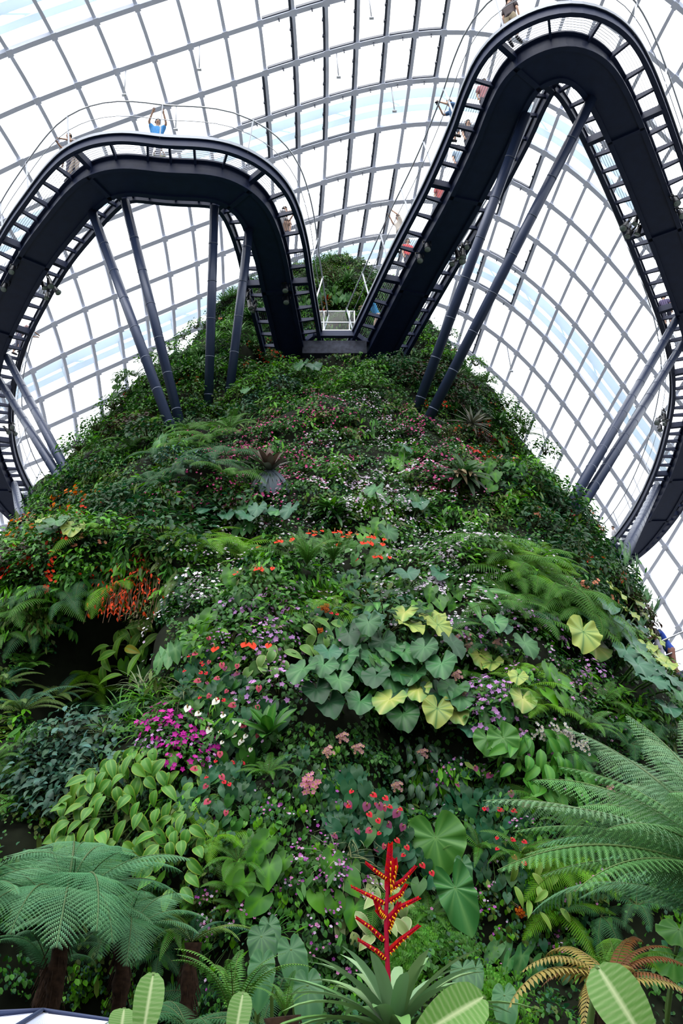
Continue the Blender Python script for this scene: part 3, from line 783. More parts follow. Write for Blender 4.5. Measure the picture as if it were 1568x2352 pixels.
# clumpy density: lets the dark felt show between plants
den = np.array([.12 + 1.1 * max(0, min(1, .42 + 1.9 * noise.noise(Vector(c) * 1.7))) for c in cen]); wgt = wgt * den
def sample(N, W):
    p = W / W.sum(); k = nr.choice(len(W), N, p=p); u = nr.random((N, 2)); f = u.sum(1) > 1; u[f] = 1 - u[f]
    pos = A3[k] + (B3 - A3)[k] * u[:, :1] + (C3 - A3)[k] * u[:, 1:]
    return k, pos
def frames(nrm, yaw, tip_down=.75, tilt=.45):
    """matrices whose Z is the jittered normal and Y the leaf direction biased downhill"""
    n = len(nrm); Z = nrm + nr.normal(0, tilt, (n, 3)) + np.array([0, 0, .35]); Z /= np.linalg.norm(Z, axis=1)[:, None]
    Y = nr.normal(0, 1, (n, 3)) * (1 - tip_down) + np.array([0, 0, -tip_down]); Y -= Z * (Y * Z).sum(1)[:, None]; Y /= np.linalg.norm(Y, axis=1)[:, None] + 1e-9
    X = np.cross(Y, Z); return np.stack([X, Y, Z], -1)
LT = np.array([(0, 0, 0), (.34, .35, .07), (.30, .72, .05), (0, 1, -.16), (-.30, .72, .05), (-.34, .35, .07), (0, .5, -.03)])
LF = [(0, 1, 2, 6), (6, 2, 3, 4), (0, 6, 4, 5)]
PAL = np.array([G['mid'], G['dark'], G['bright'], G['teal'], G['olive'], G['blue'], (.05, .16, .03), (.03, .09, .02)])
def carpet(name, label, N, size, W, lift, palw, elong=1.0, flowers=None, cat='groundcover', tint=None):
    k, pos = sample(N, W); nrm = NR[k]
    lump = np.array([max(0, .5 + noise.noise(Vector(p) * 2.2) * 1.2) for p in pos])
    pos = pos + nrm * (lump * lift * nr.uniform(.25, 1, N))[:, None] 
    R = frames(nrm, 0) * (size * nr.uniform(.6, 1.3, N))[:, None, None]
    R[:, :, 1] *= elong
    Ms = np.concatenate([R, pos[:, :, None]], 2)
    # species patches: colour picked by low-frequency noise
    q = np.array([noise.noise(Vector(p) * .55 + Vector((7, 3, 1))) * 1.1 + noise.noise(Vector(p) * 1.7) * .5 for p in pos]) + nr.normal(0, .13, N)
    pal = PAL[palw]; ci = np.clip(((q + .8) / 1.6 * len(pal)).astype(int), 0, len(pal) - 1)
    col = pal[ci] * nr.uniform(.65, 1.35, (N, 1))
    cols = np.repeat(col[:, None], 7, 1); cols[:, 6] *= .8; cols[:, 3] *= 1.1
    mb = MB(); mb.addmany(LT, LF, [], Ms, cols)
    o = link(name, mb.mesh(name, M_LEAF)); tag(o, label, cat, None, 'stuff')
    return o
carpet('leafy_groundcover', 'dense mixed small-leaved green carpet covering the whole mountain face', 185000, .088, wgt * np.clip(.72 + (cen[:, 2] - 6) / 20, .55, 1.8), .34, [1, 7, 0, 6, 3, 0, 4, 2])
carpet('fine_creeper', 'fine dark creeping foliage low on the mountain face between larger plants', 60000, .052, wgt * np.clip((12 - cen[:, 2]) / 8, .02, 1), .38, [1, 7, 3, 0, 6, 5])
carpet('trailing_fern_carpet', 'narrow-leaved trailing green growth spread over the mountain face', 34000, .085, wgt * np.clip((cen[:, 2] - 3) / 5, .05, 1) * np.array([max(0, noise.noise(Vector(c) * .7 + Vector((9, 9, 9)))) for c in cen]), .5, [0, 6, 2, 4, 6], 2.6)
# blossom patches: world-space blobs found by looking at the mountain
def blossoms(name, label, patches, N, size, cols):
    cs = [(hit(a, b)[0], r) for a, b, r in patches]; cs = [(np.array(tuple(c)), r) for c, r in cs if c is not None]
    W = np.zeros(len(cen))
    for c, r in cs:
        dd = np.linalg.norm(cen - c, axis=1); W += np.exp(-(dd / r) ** 2 * 1.5) * AR
    W = W * front * den
    k, pos = sample(N, W); nrm = NR[k]
    lump = np.array([max(0, .5 + noise.noise(Vector(p) * 2.2) * 1.2) for p in pos])
    keep = np.array([noise.noise(Vector(p) * 2.6 + Vector((3, 3, 3))) > -.12 for p in pos]); k, pos, nrm, lump = k[keep], pos[keep], nrm[keep], lump[keep]
    pos = pos + nrm * (lump * .34 + .06)[:, None]; n = len(pos)
    R = frames(nrm + np.array([0, -.35, .1]), 0, .2, .4) * (size * nr.uniform(.6, 1.2, n))[:, None, None]
    a = np.arange(10) * PI / 5; rr = np.where(np.arange(10) % 2 == 0, .5, .34)
    V = np.concatenate([[(0, 0, -.04)], np.stack([np.cos(a) * rr, np.sin(a) * rr, np.full(10, .06)], 1)])
    Fc = [(0, 1 + q, 1 + (q + 1) % 10) for q in range(10)]
    Ms = np.concatenate([R, pos[:, :, None]], 2)
    cc = np.array(cols)[nr.integers(0, len(cols), n)] * nr.uniform(.8, 1.1, (n, 1)); cols_ = np.repeat(cc[:, None], 11, 1); cols_[:, 0] = cols_[:, 0] * .6
    mb = MB(); mb.addmany(V, [], Fc, Ms, cols_)
    tag(link(name, mb.mesh(name, M_PETAL)), label, 'flowers', None, 'stuff')
blossoms('white_impatiens_blossoms', 'drift of tiny white and pale lilac blossoms right of the mountain centre', [(1100,1270,1.3),(1000,1310,1.6),(960,1200,1.2),(900,1120,1.3),(890,1000,1.2),(960,1360,1.2),(840,930,.9),(740,1030,.8),(1050,1420,1.2),(940,1400,1.),(820,1160,1.2),(790,1100,1.2),(600,1240,1.0),(500,1210,.8),(480,1340,.9),(450,1400,.7),(870,1260,1.),(1160,1300,.9)], 6200, .056, [(.85,.8,.9),(.8,.62,.85),(.95,.92,.95)])
blossoms('pink_impatiens_blossoms', 'drift of tiny rose-pink blossoms high on the mountain below the platform', [(720,960,1.3),(600,1010,1.3),(660,1060,1.2),(540,1130,1.3),(500,1160,1.2),(640,1150,1.1),(760,970,.8),(960,990,1.1),(900,960,.9),(1010,1080,1.2),(1040,1050,.8),(780,900,.9),(570,1060,1.)], 3600, .054, [(.72,.14,.32),(.62,.10,.28),(.75,.35,.5)])
blossoms('lilac_impatiens_blossoms', 'scattered small lilac blossoms across the lower mountain face', [(620,1480,.8),(560,1430,.7),(590,1500,.6),(640,1390,.5),(1060,1470,.7),(1170,1440,.7),(1230,1460,.6),(1140,1590,.7),(1120,1640,.7),(1170,1690,.5),(1290,1560,.6),(640,1590,.5),(620,1680,.4),(1060,1600,.5),(1330,1600,.6),(1240,1800,.5)], 1500, .055, [(.6,.3,.7),(.75,.5,.8),(.7,.35,.6)])
blossoms('fuchsia_droplets', 'tiny hanging purple and white blossoms in the low centre creeper', [(700,1900,.7),(640,2000,.8),(740,2050,.7),(560,2010,.5),(1020,1900,.4),(1000,1780,.4),(1240,2100,.8),(1180,2120,.6),(1090,2090,.5),(700,2120,.6),(1300,1980,.6),(480,2180,.5)], 700, .045, [(.45,.12,.45),(.75,.6,.8),(.7,.3,.55)])

# ================================================================== INDIVIDUAL PLANTS
LAND = [((160, 1470), 'dark cave hollow'), ((620, 1130), 'grey-leaved bromeliad'), ((1050, 1130), 'dark green bromeliad'), ((1070, 990), 'grey fan bromeliad'),
 ((720, 1310), 'twin shuttlecock ferns'), ((880, 1620), 'big taro clump'), ((320, 1360), 'orange-red flower cascade'), ((330, 1860), 'lime-rimmed shrub'),
 ((640, 1710), "bird's-nest fern"), ((395, 1690), 'magenta flower bush'), ((890, 2060), 'red bromeliad spike'), ((1230, 1750), 'glossy broadleaf shrub'),
 ((1015, 1960), 'giant philodendron leaf'), ((1310, 1530), 'twin yellow taro leaves'), ((170, 2040), 'left tree fern'), ((1450, 1850), 'right tree fern'), ((800, 1290), 'coral anthuriums'),
 ((770, 790), 'platform slab'), ((395, 980), 'leftmost strut foot'), ((490, 935), 'upright strut foot'), ((960, 960), 'right strut feet'), ((560, 1720), 'white anthuriums'),
 ((1330, 1150), 'far right strut feet'), ((150, 1110), 'far left strut feet'), ((750, 640), 'summit bushes'), ((600, 1230), 'pale taro patch'), ((480, 1260), 'lone lime fern frond'),
 ((860, 1870), 'low red anthuriums'), ((1420, 1360), 'right walkway post'), ((60, 1660), 'left crown fern'), ((1250, 2220), 'brown dry fern'), ((1080, 1390), 'banana-like leaf'), ((600, 2200), 'long heart leaves')]
USED = set(); LABELS_BY = {}
def dirword(dx, dy):
    a = math.degrees(math.atan2(-dy, dx)) % 360
    return ['right of', 'up and right of', 'above', 'up and left of', 'left of', 'down and left of', 'below', 'down and right of'][int((a + 22.5) // 45) % 8]
def autolabel(look, px, py):
    ds = sorted(((math.hypot(px - a, py - b), (a, b), n) for (a, b), n in LAND), key=lambda t: t[0])
    ds = [d for d in ds if not (d[0] < 25)]
    for far, near in (('', 0),):
        for d, (a, b), n in ds[:3]:
            pre = 'just ' if d < 90 else ('' if d < 220 else 'well ')
            lab = '%s %s%s the %s' % (look, pre, dirword(px - a, py - b), n)
            if lab not in USED and len(lab.split()) <= 16: USED.add(lab); return lab
    for x in range(4):
        for y in range(x + 1, 5):
            (d, (a, b), n), (d2, (a2, b2), n2) = ds[x], ds[y]
            lab = '%s %s the %s, %s the %s' % (look, dirword(px - a, py - b), n, dirword(px - a2, py - b2), n2)
            if lab not in USED and len(lab.split()) <= 16: USED.add(lab); return lab
    return None
def wall_frame(n):
    Z = n; Y = Vector((0, 0, -1)); Y = (Y - Z * Y.dot(Z)).normalized(); X = Y.cross(Z); return Matrix((X, Y, Z)).transposed().to_4x4()
def up_frame(n, mix=.55, yaw=0):
    Z = (n * mix + Vector((0, 0, 1)) * (1 - mix)).normalized(); Y = n - Z * n.dot(Z); Y = Y.normalized() if Y.length > .01 else Vector((0, -1, 0)); X = Y.cross(Z)
    return Matrix((X, Y, Z)).transposed().to_4x4() @ Matrix.Rotation(yaw, 4, 'Z')
def put(name, parts, M, label, cat, group=None):
    """one plant: an Empty at its root with the listed parts"""
    root = empty(name, M, label, cat, group)
    for pt in parts:
        o = link(pt[0], pt[1], root, pt[2] if len(pt) > 2 else None)
        if len(pt) > 3: link(pt[3][0], pt[3][1], o)
    return root
def grow_on(name, parts, px, py, look, cat, s=1.0, frame='up', yaw=None, mix=.55, sink=.05, group=None, label=None, lift=.10):
    h, n = hit(px, py)
    if h is None: return None
    yw = rng.uniform(0, 2 * PI) if yaw is None else yaw
    Fm = (wall_frame(n) @ Matrix.Rotation(yw if yaw is not None else rng.uniform(-.4, .4), 4, 'Z')) if frame == 'wall' else up_frame(n, mix, yw)
    M = Matrix.Translation(h + n * (lift - sink)) @ Fm @ Matrix.Scale(s, 4)
    lab = label or autolabel(look, px, py)
    g = group
    if lab is None: lab = look + ' among the mountain plants'; g = g or look + 's scattered on the mountain'
    return put(name, parts, M, lab, cat, g)

# ---- shapes used many times
BUSH = {
 'dark': ('glossy dark-leaved bush', [m_shrub(s, 150, .55, .17, .075, G['dark'], alt=G['teal'], droop=-.8) for s in (1, 2)]),
 'mid': ('mid-green leafy bush', [m_shrub(s, 170, .55, .15, .07, G['mid'], alt=G['bright']) for s in (3, 4)]),
 'bright': ('bright green leafy bush', [m_shrub(s, 150, .5, .16, .07, G['bright'], alt=G['mid']) for s in (5, 6)]),
 'blue': ('blue-green leafy shrub', [m_shrub(7, 120, .5, .17, .085, G['blue'], alt=(.06, .13, .10))]),
 'russet': ('dark russet-leaved bush', [m_shrub(8, 120, .5, .15, .08, (.05, .028, .022), alt=(.03, .06, .02))]),
 'olive': ('olive-tinged fine bush', [m_shrub(9, 260, .5, .08, .03, G['olive'], alt=(.16, .12, .07))]),
}
def bloom_bush(col, s=.045, n=26, cl=1, leaf=G['mid'], seed=20, alt=None, L=.12): return m_shrub(seed, 130, .42, L, .06, leaf, alt=G['dark']) + m_blossom(seed + 1, n, .44, s, col, cluster=cl, alt=alt)
BLOOM = {
 'white': ('white-flowered impatiens clump', [bloom_bush((.88, .84, .93), .04, 34, seed=21), bloom_bush((.86, .80, .93), .04, 24, seed=31)]),
 'pink': ('rose-pink impatiens clump', [bloom_bush((.68, .12, .34), .036, 32, seed=22)]),
 'lilac': ('lilac-flowered impatiens clump', [bloom_bush((.62, .34, .74), .045, 40, seed=23)]),
 'magenta': ('magenta impatiens bush', [bloom_bush((.60, .05, .42), .05, 60, seed=24)]),
 'orange': ('orange-flowered rhododendron bush', [bloom_bush((.85, .20, .05), .06, 7, 6, G['dark'], 25, (.9, .32, .10), .15)]),
 'red': ('scarlet-flowered bush', [bloom_bush((.66, .04, .035), .042, 15, 3, G['mid'], 26)]),
 'peach': ('peach-flowered bush', [bloom_bush((.80, .36, .26), .05, 8, 4, G['dark'], 27, None, .15)]),
}
FR1 = [frond_mesh('fern_frond', .9, .34, 30, (.04, .12, .025), seed=1, tipc=(.07, .19, .03), gap=.65), frond_mesh('fern_frond', .9, .28, 30, (.065, .19, .03), seed=2, gap=.65)]
FR2 = [frond_mesh('lacy_frond', 1.0, .52, 26, (.075, .21, .035), bi=True, seed=3, droop=-1.3, a0=.7)]
FR3 = [frond_mesh('teal_frond', 1.0, .46, 26, (.04, .13, .05), bi=True, seed=4, droop=-1.5, a0=.6)]
FRL = [frond_mesh('lime_frond', 1.0, .50, 28, (.13, .32, .03), bi=True, seed=5, droop=-1.1, a0=.5)]
FERN = {
 'fern': ('arching green fern', [fan(FR1, 9, 0, seed=s) for s in (1, 2, 3)]),
 'lacy': ('feathery green fern', [fan(FR2, 7, -.1, seed=s) for s in (4, 5)]),
 'teal': ('feathery dark teal fern', [fan(FR3, 7, -.1, seed=s) for s in (6, 7)]),
 'lime': ('lime-green feathery fern', [fan(FRL, 6, -.1, seed=8)]),
}
def anth(seed, n, col, sp, ns, sc, H=.3, L=.16): 
    a, _ = m_hearts(seed, n, .48, L, HEART, col, None, None, G['mid'], H); return a + spathe_parts(seed + 1, ns, .42, sc, sp)
ANTH = {
 'red': ('red anthurium clump with dark heart leaves', [anth(40, 13, G['teal'], (.58, .03, .045), 3, .050)]),
 'coral': ('coral anthurium clump', [anth(42, 12, G['mid'], (.80, .12, .09), 4, .085)]),
 'pink': ('pink anthurium clump with dark heart leaves', [anth(44, 13, G['teal'], (.52, .11, .16), 3, .055)]),
 'white': ('white anthurium clump', [anth(46, 14, G['dark'], (.88, .88, .80), 3, .055)]),
 'purple': ('plum-coloured anthurium clump', [anth(48, 13, G['teal'], (.20, .05, .11), 3, .065)]),
}
ROS = {
 'green': ('stiff green bromeliad rosette', [m_rosette(50, 26, .62, .075, G['mid'], G['dark'])]),
 'spiky': ('spiky pale bromeliad rosette', [m_rosette(51, 34, .7, .045, G['pale'], G['mid'], bend=-.4)]),
 'redtip': ('red-centred bromeliad rosette', [m_rosette(52, 22, .45, .06, (.35, .03, .03), G['mid'])]),
}
HRT = {
 'med': ('heart-leaved philodendron', [m_hearts(60, 9, .42, .24, HEART, G['mid'], G['bright'], None, G['bright'], .35)[0], m_hearts(61, 8, .42, .26, SAG, (.05, .16, .05), G['pale'], None, None, .35)[0]]),
 'dark': ('dark heart-leaved creeper', [m_hearts(62, 20, .5, .10, HEART, G['teal'], None, None, G['dark'], .25)[0]]),
 'green': ('bright heart-leaved creeper', [m_hearts(63, 22, .5, .075, HEART, G['mid'], None, None, G['bright'], .25)[0]]),
}
GRS = {'grass': ('arching strap-leaved tuft', [m_grass(70, 40, .55, .022, G['mid']), m_grass(71, 34, .5, .03, G['bright'])]), 'pale': ('pale narrow-leaved tuft', [m_grass(72, 40, .6, .02, (.14, .17, .09))])}
LACY = {'maiden': ('bright maidenhair fern drape', [m_lacy(80, 620, .5, .075, (.06, .19, .02)), m_lacy(81, 520, .45, .07, (.04, .13, .02))])}
KIND = {}
for d_, nm, cat_, fr_ in ((BUSH, 'leafy_bush', 'bush', 'up'), (BLOOM, 'flowering_bush', 'flowering plant', 'up'), (FERN, 'fern', 'fern', 'up'), (ANTH, 'anthurium', 'anthurium', 'wall'),
                (ROS, 'bromeliad', 'bromeliad', 'up'), (HRT, 'philodendron', 'philodendron', 'wall'), (GRS, 'grass_tuft', 'grass tuft', 'up'), (LACY, 'maidenhair_fern', 'fern', 'wall')):
    for k_, (look, var) in d_.items(): KIND[nm + ':' + k_] = (nm, look, var, cat_, fr_)
PLACED = []
def plant(kind, px, py, s=1.0, label=None, look=None, **kw):
    if kind.startswith('fern'): kw.setdefault('lift', .22); s *= 1.12 if py < 1500 else .74
    if kind.startswith('bromeliad'): kw.setdefault('lift', .3)
    nm, lk, var, cat_, fr_ = KIND[kind]
    h, _ = hit(px, py)
    if h is None or (95 < px < 268 and 1405 < py < 1560): return
    if 21.3 < h.z < 24.6 and abs(h.x) < 3.8 and h.y < 34: return
    if px < 300 and 2150 < py: return
    if nm == 'anthurium': var = [p_ for p_ in var]
    PLACED.append((px, py))
    return grow_on(nm, var[rng.randrange(len(var))], px, py, look or lk, cat_, s, fr_, label=label, **kw)
def many(kind, s, pts, **kw):
    v = list(map(float, pts.split()))
    for k in range(0, len(v), 2): plant(kind, v[k], v[k + 1], s * rng.uniform(.85, 1.15), **kw)
# flanks and skyline
many('leafy_bush:dark', 1.2, '340 1010 395 1175 330 1210 290 1190 460 1190 250 1160 440 1230 300 1150 210 1100 245 1090 480 960 560 960 1200 1130 1240 1150 1280 1180 1320 1210 1340 1170 1290 1240 1350 1260 1230 1210 1370 1230 1020 850 960 860 900 845 1080 940 1000 880 930 870 1320 1290 1290 1330 540 1180 380 1250 430 1280 1400 1330 880 1450')
many('leafy_bush:mid', 1.15, '300 905 330 930 355 955 390 870 420 840 470 860 560 860 640 870 700 880 780 890 840 890 280 990 330 960 445 910 1180 1050 1150 1010 1160 980 1120 930 1210 1100 1290 1150 1350 1200 640 930 720 910 810 905 260 1060 180 1100 120 1170 60 1250 20 1300 440 870 1330 1240 170 1230 100 1290 640 1440 600 1380 1040 1300 520 1500')
many('leafy_bush:bright', 1.0, '470 810 500 780 540 740 600 880 660 850 760 870 820 880 430 945 380 920 960 770 985 790 1000 820 1030 790 940 750 1040 830 300 970 520 870 570 900 860 860 345 890 240 1230 200 1300 1250 1420 1200 1340')
many('leafy_bush:blue', 1.0, '160 1740 190 1770 130 1800 230 1700 240 1780 110 1850 150 1700 180 1830 90 1780 400 1060 450 1080 650 895 590 930')
many('leafy_bush:russet', 1.1, '980 870 1010 900 950 880 1000 850 1050 900 1030 930 290 990 320 985 1080 1010 10 1330 40 1300 1430 1400 1450 1420 1090 1020')
many('leafy_bush:olive', 1.0, '750 625 765 640 1440 1390 1030 1010 560 680 360 1410 270 1120 360 1420 1460 1430')
many('flowering_bush:orange', 1.1, '165 1165 200 1150 195 1170 60 1220 55 1225 115 1265 80 1255')
many('flowering_bush:red', 1., '610 830 590 820 570 850 630 840 1015 945 1000 940 1090 1000 1120 990 1140 1020 1150 1040 300 920 30 1310 110 1300 150 1350 1090 1055 1375 1320 440 885 1060 1000 200 1190 80 1330 170 1250')
many('flowering_bush:peach', 1., '240 1075 80 1210 1340 1160 1330 1185 1350 1220 1215 1185 1165 1075 1130 945 1025 815 1345 1375 505 745 200 1265')
many('flowering_bush:white', 1., '740 1020 870 960 880 1010 1090 1240 1110 1280 1030 1280 970 1300 1010 1330 950 1180 880 1130 1170 1270 1050 1350 930 1370 840 920 600 1220 490 1190 500 1400 450 1350 470 1380 760 1180 900 1250')
many('flowering_bush:pink', 1., '720 960 660 990 600 1010 750 985 560 1060 640 1060 520 1150 500 1120 590 1150 680 1050 780 970 1000 1060 1040 1090 960 980 930 1000 700 1090 450 1170 790 1080 1010 1110')
many('flowering_bush:lilac', 1., '620 1480 580 1440 600 1510 540 1420 1180 1440 1230 1450 1060 1480 1130 1620 1150 1640 1110 1660 1260 1480 640 1600 650 1500 1340 1560')
many('flowering_bush:magenta', 1., '400 1680 430 1700 420 1750 450 1720')
many('flowering_bush:lilac', .8, '460 1750 470 1730 370 1720 360 1740')
# ferns
many('fern:fern', .95, '310 1040 290 1060 600 770 620 700 530 1000 250 1530 440 1640 1010 1480 870 1590 980 2130 540 2060 560 2110 550 2000 1180 1640 1150 1560 1240 1700 60 1560 30 1480 80 1540 1330 1690 1370 1630 1420 1660 1290 1930 620 1800 760 1390 30 1800 50 1870 10 1760 1200 1780 430 2140 460 2100 350 2080 1190 1980 1090 1970')
many('fern:lacy', 1.05, '440 1000 480 1020 420 1040 1160 1300 1200 1320 1240 1340 1180 1360 1250 1380 1280 1400 1220 1300 1120 1270 1300 1440 1330 1410 1260 1440 1200 1440 1150 1390 1310 1380 1140 1420 560 1290 130 1400 1060 1560 520 1110 840 2080 930 1560 1230 1860 40 1420 1370 1440')
many('fern:teal', 1.05, '460 1040 420 1090 370 1060 480 1080 520 1060 100 1430 140 1380 170 1400 60 1390 200 1350 80 1470 350 1120 400 1120 1190 1420 1240 1410 1110 1500 1090 1450 260 1640 200 1630 320 1640 290 1600 1380 1680 1450 1700 1500 1690 1300 1750 1430 1730 390 2200 460 2280 640 2300 1450 2100 1370 2120 1530 1760')
many('fern:lime', 1.05, '280 1360 250 1380 330 960 360 980 480 1270 460 1250 1170 1290 1230 1290 210 1560 230 1600 1220 1560 1200 1600 750 1420 1240 1640 500 1940 1300 2010 1270 1990 1270 2100 560 1270 210 1240')
# heart-leaved things
many('philodendron:med', 1.0, '700 870 720 880 580 1235 780 1490 1150 1660 1250 1600 540 1370 560 1400 480 1470 860 1250 940 1180 860 1160 1160 1180 920 1370 1020 1370 980 1400 1110 1100 920 1080 390 1030 760 2040 1170 2220 600 2000 420 1530 1470 1480 1500 1500 1510 1470 770 700 740 680 850 1480 330 1510 1470 1390 1500 1440 1380 1290 1410 1330 1180 1100 330 890')
many('philodendron:dark', 1.0, '880 1350 850 1380 820 1360 900 1400 940 1420 690 1370 800 1890 830 1930 870 1910 910 1900 820 1860 930 1940 890 1950 1180 1880 1150 1920 540 1840 500 1880 490 1660 560 1640 1160 2000 1240 2240 970 2060 1220 2050 980 1830 1060 1840 740 1400 700 1790 480 1590')
many('philodendron:green', .9, '900 1300 930 1260 880 1210 660 1360 590 1350 510 1370 640 2040 700 1980 740 2010 600 1950 660 1900 680 2080 700 1860 760 1850 620 2120 560 1930 730 2110 700 1720 740 1760 660 1850 1250 2150 1200 2110 360 2200 330 2220 290 2150 410 2110 520 2200 1340 1980 960 1470 1200 1900 1480 1990')
many('anthurium:red', 1.0, '850 1880 820 1860 870 1940 820 1890 1130 1960 1090 1900 490 1640 470 1550 460 1580 500 1790 510 1830 930 2000 1140 1990 740 1440')
many('anthurium:pink', 1.0, '490 1540 540 1600 600 1690 590 1660 490 1820 520 1870 860 1930 510 1610')
many('anthurium:coral', 1.05, '780 1280 820 1300 850 1320 760 1270 840 1280 560 1540 640 1290 590 1350 700 1270')
many('anthurium:white', 1.0, '510 1690 540 1720 555 1740 500 1720 560 1700')
many('anthurium:purple', 1.0, '880 1960 850 1930 800 1930 520 1600 1080 1840 1150 1900')
many('maidenhair_fern:maiden', .72, '940 2130 960 2180 930 2220 1000 2160 1040 2200 1130 2320 1290 2000 1240 2040')
many('bromeliad:green', 1.0, '760 1195 775 1215 480 830 440 860 560 740 1040 870 1130 980')
many('bromeliad:spiky', 1.0, '740 620 760 610 470 820 500 850 540 790 460 850 580 800 710 640 800 650 440 830')
many('bromeliad:redtip', 1.0, '750 700 1300 1210')
many('grass_tuft:grass', 1.1, '500 1640 340 1620 320 1660 300 1680 370 1600 280 1650 830 1180 480 1590 1040 860 1010 840 1060 1510 1130 1530 380 1640 350 1700 420 1620 940 1650 620 2160 1380 2250')
many('grass_tuft:pale', 1.1, '805 1950 780 2000 820 2030 400 1670 440 1610 670 1280 250 1700 330 1590')

many('philodendron:med', .9, '742 690 770 680 800 695 825 690 730 715 700 700')
many('leafy_bush:bright', .8, '790 730 830 735 740 745 810 700 850 720 700 735')
many('leafy_bush:olive', .9, '755 640 780 650 735 655')
many('leafy_bush:mid', .9, '800 660 830 670 850 680 720 660 870 690 700 680 560 700 540 720 520 760 590 720 600 780')
many('grass_tuft:grass', 1.2, '740 640 720 645 770 635 700 655 790 650')
many('bromeliad:spiky', .9, '730 640 790 660 520 700 540 680 565 690')
many('bromeliad:redtip', 1.0, '748 712 742 730')
many('flowering_bush:red', .7, '760 750 800 752 735 755')

many('fern:lime', 1.1, '1175 1285 1210 1300 1150 1305 1245 1320 1190 1330')
many('fern:lacy', 1.2, '1165 1345 1215 1350 1265 1365 1300 1395 1330 1425 1235 1405')
# taller growth breaking up the skyline
many('leafy_bush:bright', .9, '305 895 352 862 402 828 445 790 470 770 1015 790 1050 825 1075 862 1100 900', lift=.6)
many('leafy_bush:mid', 1.0, '285 960 240 1020 205 1062 1140 950 1165 990 1225 1060 1262 1110 1310 1140', lift=.6)
many('fern:fern', 1.1, '330 890 270 985 380 845 1090 900 1180 1020', lift=.5)
many('philodendron:med', .8, '292 940 298 905 452 770 1395 1290 1402 1320 1125 1040', lift=.5)

many('flowering_bush:red', .9, '590 822 612 838 598 808 575 842 625 850', lift=.5)
many('bromeliad:spiky', 1.1, '468 838 556 785 505 805 590 792 545 700', lift=.5)
many('bromeliad:green', 1.1, '600 730 575 745 530 850', lift=.45)
many('leafy_bush:dark', .9, '985 905 1015 885 950 890 1035 915')
many('bromeliad:spiky', 1.0, '1030 850 1060 880', lift=.5)
# ================================================================== HERO PLANTS ON THE MOUNTAIN
def heart_mesh(nm, L, shape, base, vein=None, rim=None, droop=.28, fold=.14, wave=.05, kv=9, spokes=36, rings=6, cup=0, m_=None, edge=None):
    mb = MB(); V, Fc, Cc = heart_leaf(L, shape, spokes, rings, droop, fold, wave, base, rim, vein, kv, cup, edge); mb.add(V, Fc, Cc); return mb.mesh(nm, m_ or M_GLOSSY)
TL = {'g': [heart_mesh('taro_leaf', 1, TARO, (.075, .20, .075), (.12, .27, .11), edge=(.025, .10, .035), wave=.05, spokes=54), heart_mesh('taro_leaf', 1, TARO, (.05, .16, .06), (.10, .23, .10), edge=(.025, .09, .035), wave=.07, spokes=54)],
      'y': [heart_mesh('yellow_taro_leaf', 1, TARO, (.42, .46, .14), (.50, .52, .20), edge=(.10, .24, .06), wave=.05, spokes=54), heart_mesh('yellow_taro_leaf', 1, TARO, (.26, .36, .11), (.05, .16, .04), edge=(.34, .40, .11), wave=.07, spokes=54)],
      't': [heart_mesh('teal_taro_leaf', 1, TARO, (.05, .145, .085), (.09, .20, .12), edge=(.03, .10, .06), wave=.06, spokes=54)],
      'd': [heart_mesh('dark_taro_leaf', 1, TARO, (.02, .07, .03), (.04, .11, .05))]}
def taro(label, leaves, L, cat='elephant ear plant', lift=.55):
    pts = leaves.split(); c = [float(v) for v in pts[0].split(',')[:2]]
    h, n = hit(*c); root = empty('elephant_ear', h, label, cat)
    hr, _ = hit(*[sum(float(p.split(',')[k]) for p in pts) / len(pts) for k in (0, 1)])
    for p in pts:
        q = p.split(','); hh, nn = hit(float(q[0]), float(q[1]))
        if hh is None: continue
        t = q[2] if len(q) > 2 else 'g'; s = L * (float(q[3]) if len(q) > 3 else 1) * rng.uniform(.88, 1.12)
        lf = lift * rng.uniform(.6, 1.15)
        pos = hh + nn * lf + Vector((0, 0, s * .35))
        Z = (nn + Vector((rng.uniform(-.4, .4), -.05, rng.uniform(.0, .95)))).normalized()
        Y = Vector((rng.uniform(-.45, .45), -.25, -1)); Y = (Y - Z * Y.dot(Z)).normalized(); X = Y.cross(Z)
        M = Matrix((X, Y, Z)).transposed().to_4x4(); M.translation = pos
        v = TL[t]; o = link('leaf', v[rng.randrange(len(v))], root); o.matrix_local = Matrix.Translation(-h) @ M @ Matrix.Scale(s, 4)
        mb = MB(); a = pos - h; b = hh.lerp(hr, .35) - nn * .1 - h
        tube(mb, [a, a.lerp(b, .5) + nn * .08, b], [.012, .016, .02], 6, (.07, .14, .04), False); link('leaf_stalk', mb.mesh('leaf_stalk', M_LEAF), root)
    return root
taro('large clump of big rounded green taro leaves right of the mountain centre',
 '880,1620 914,1470,y 979,1478,y 840,1505 922,1515,y,1.1 989,1518,y 800,1553 844,1556 885,1545 854,1586 826,1614 901,1602 911,1634 821,1664,g,1.1 869,1694,y,1.15 916,1674 959,1658,y 916,1702 989,1708,y 1034,1690,y 1009,1608 1034,1636 1046,1657 916,1562 964,1570 765,1562 735,1600 722,1640,d 770,1638 750,1672,d 705,1612 950,1610 880,1652,d 1000,1650,d 840,1640,d 870,1530,d 960,1540,d 1068,1722,t,.9 1015,1560,d 790,1590 745,1575,t 800,1510,d 850,1480,t,.8', .33)
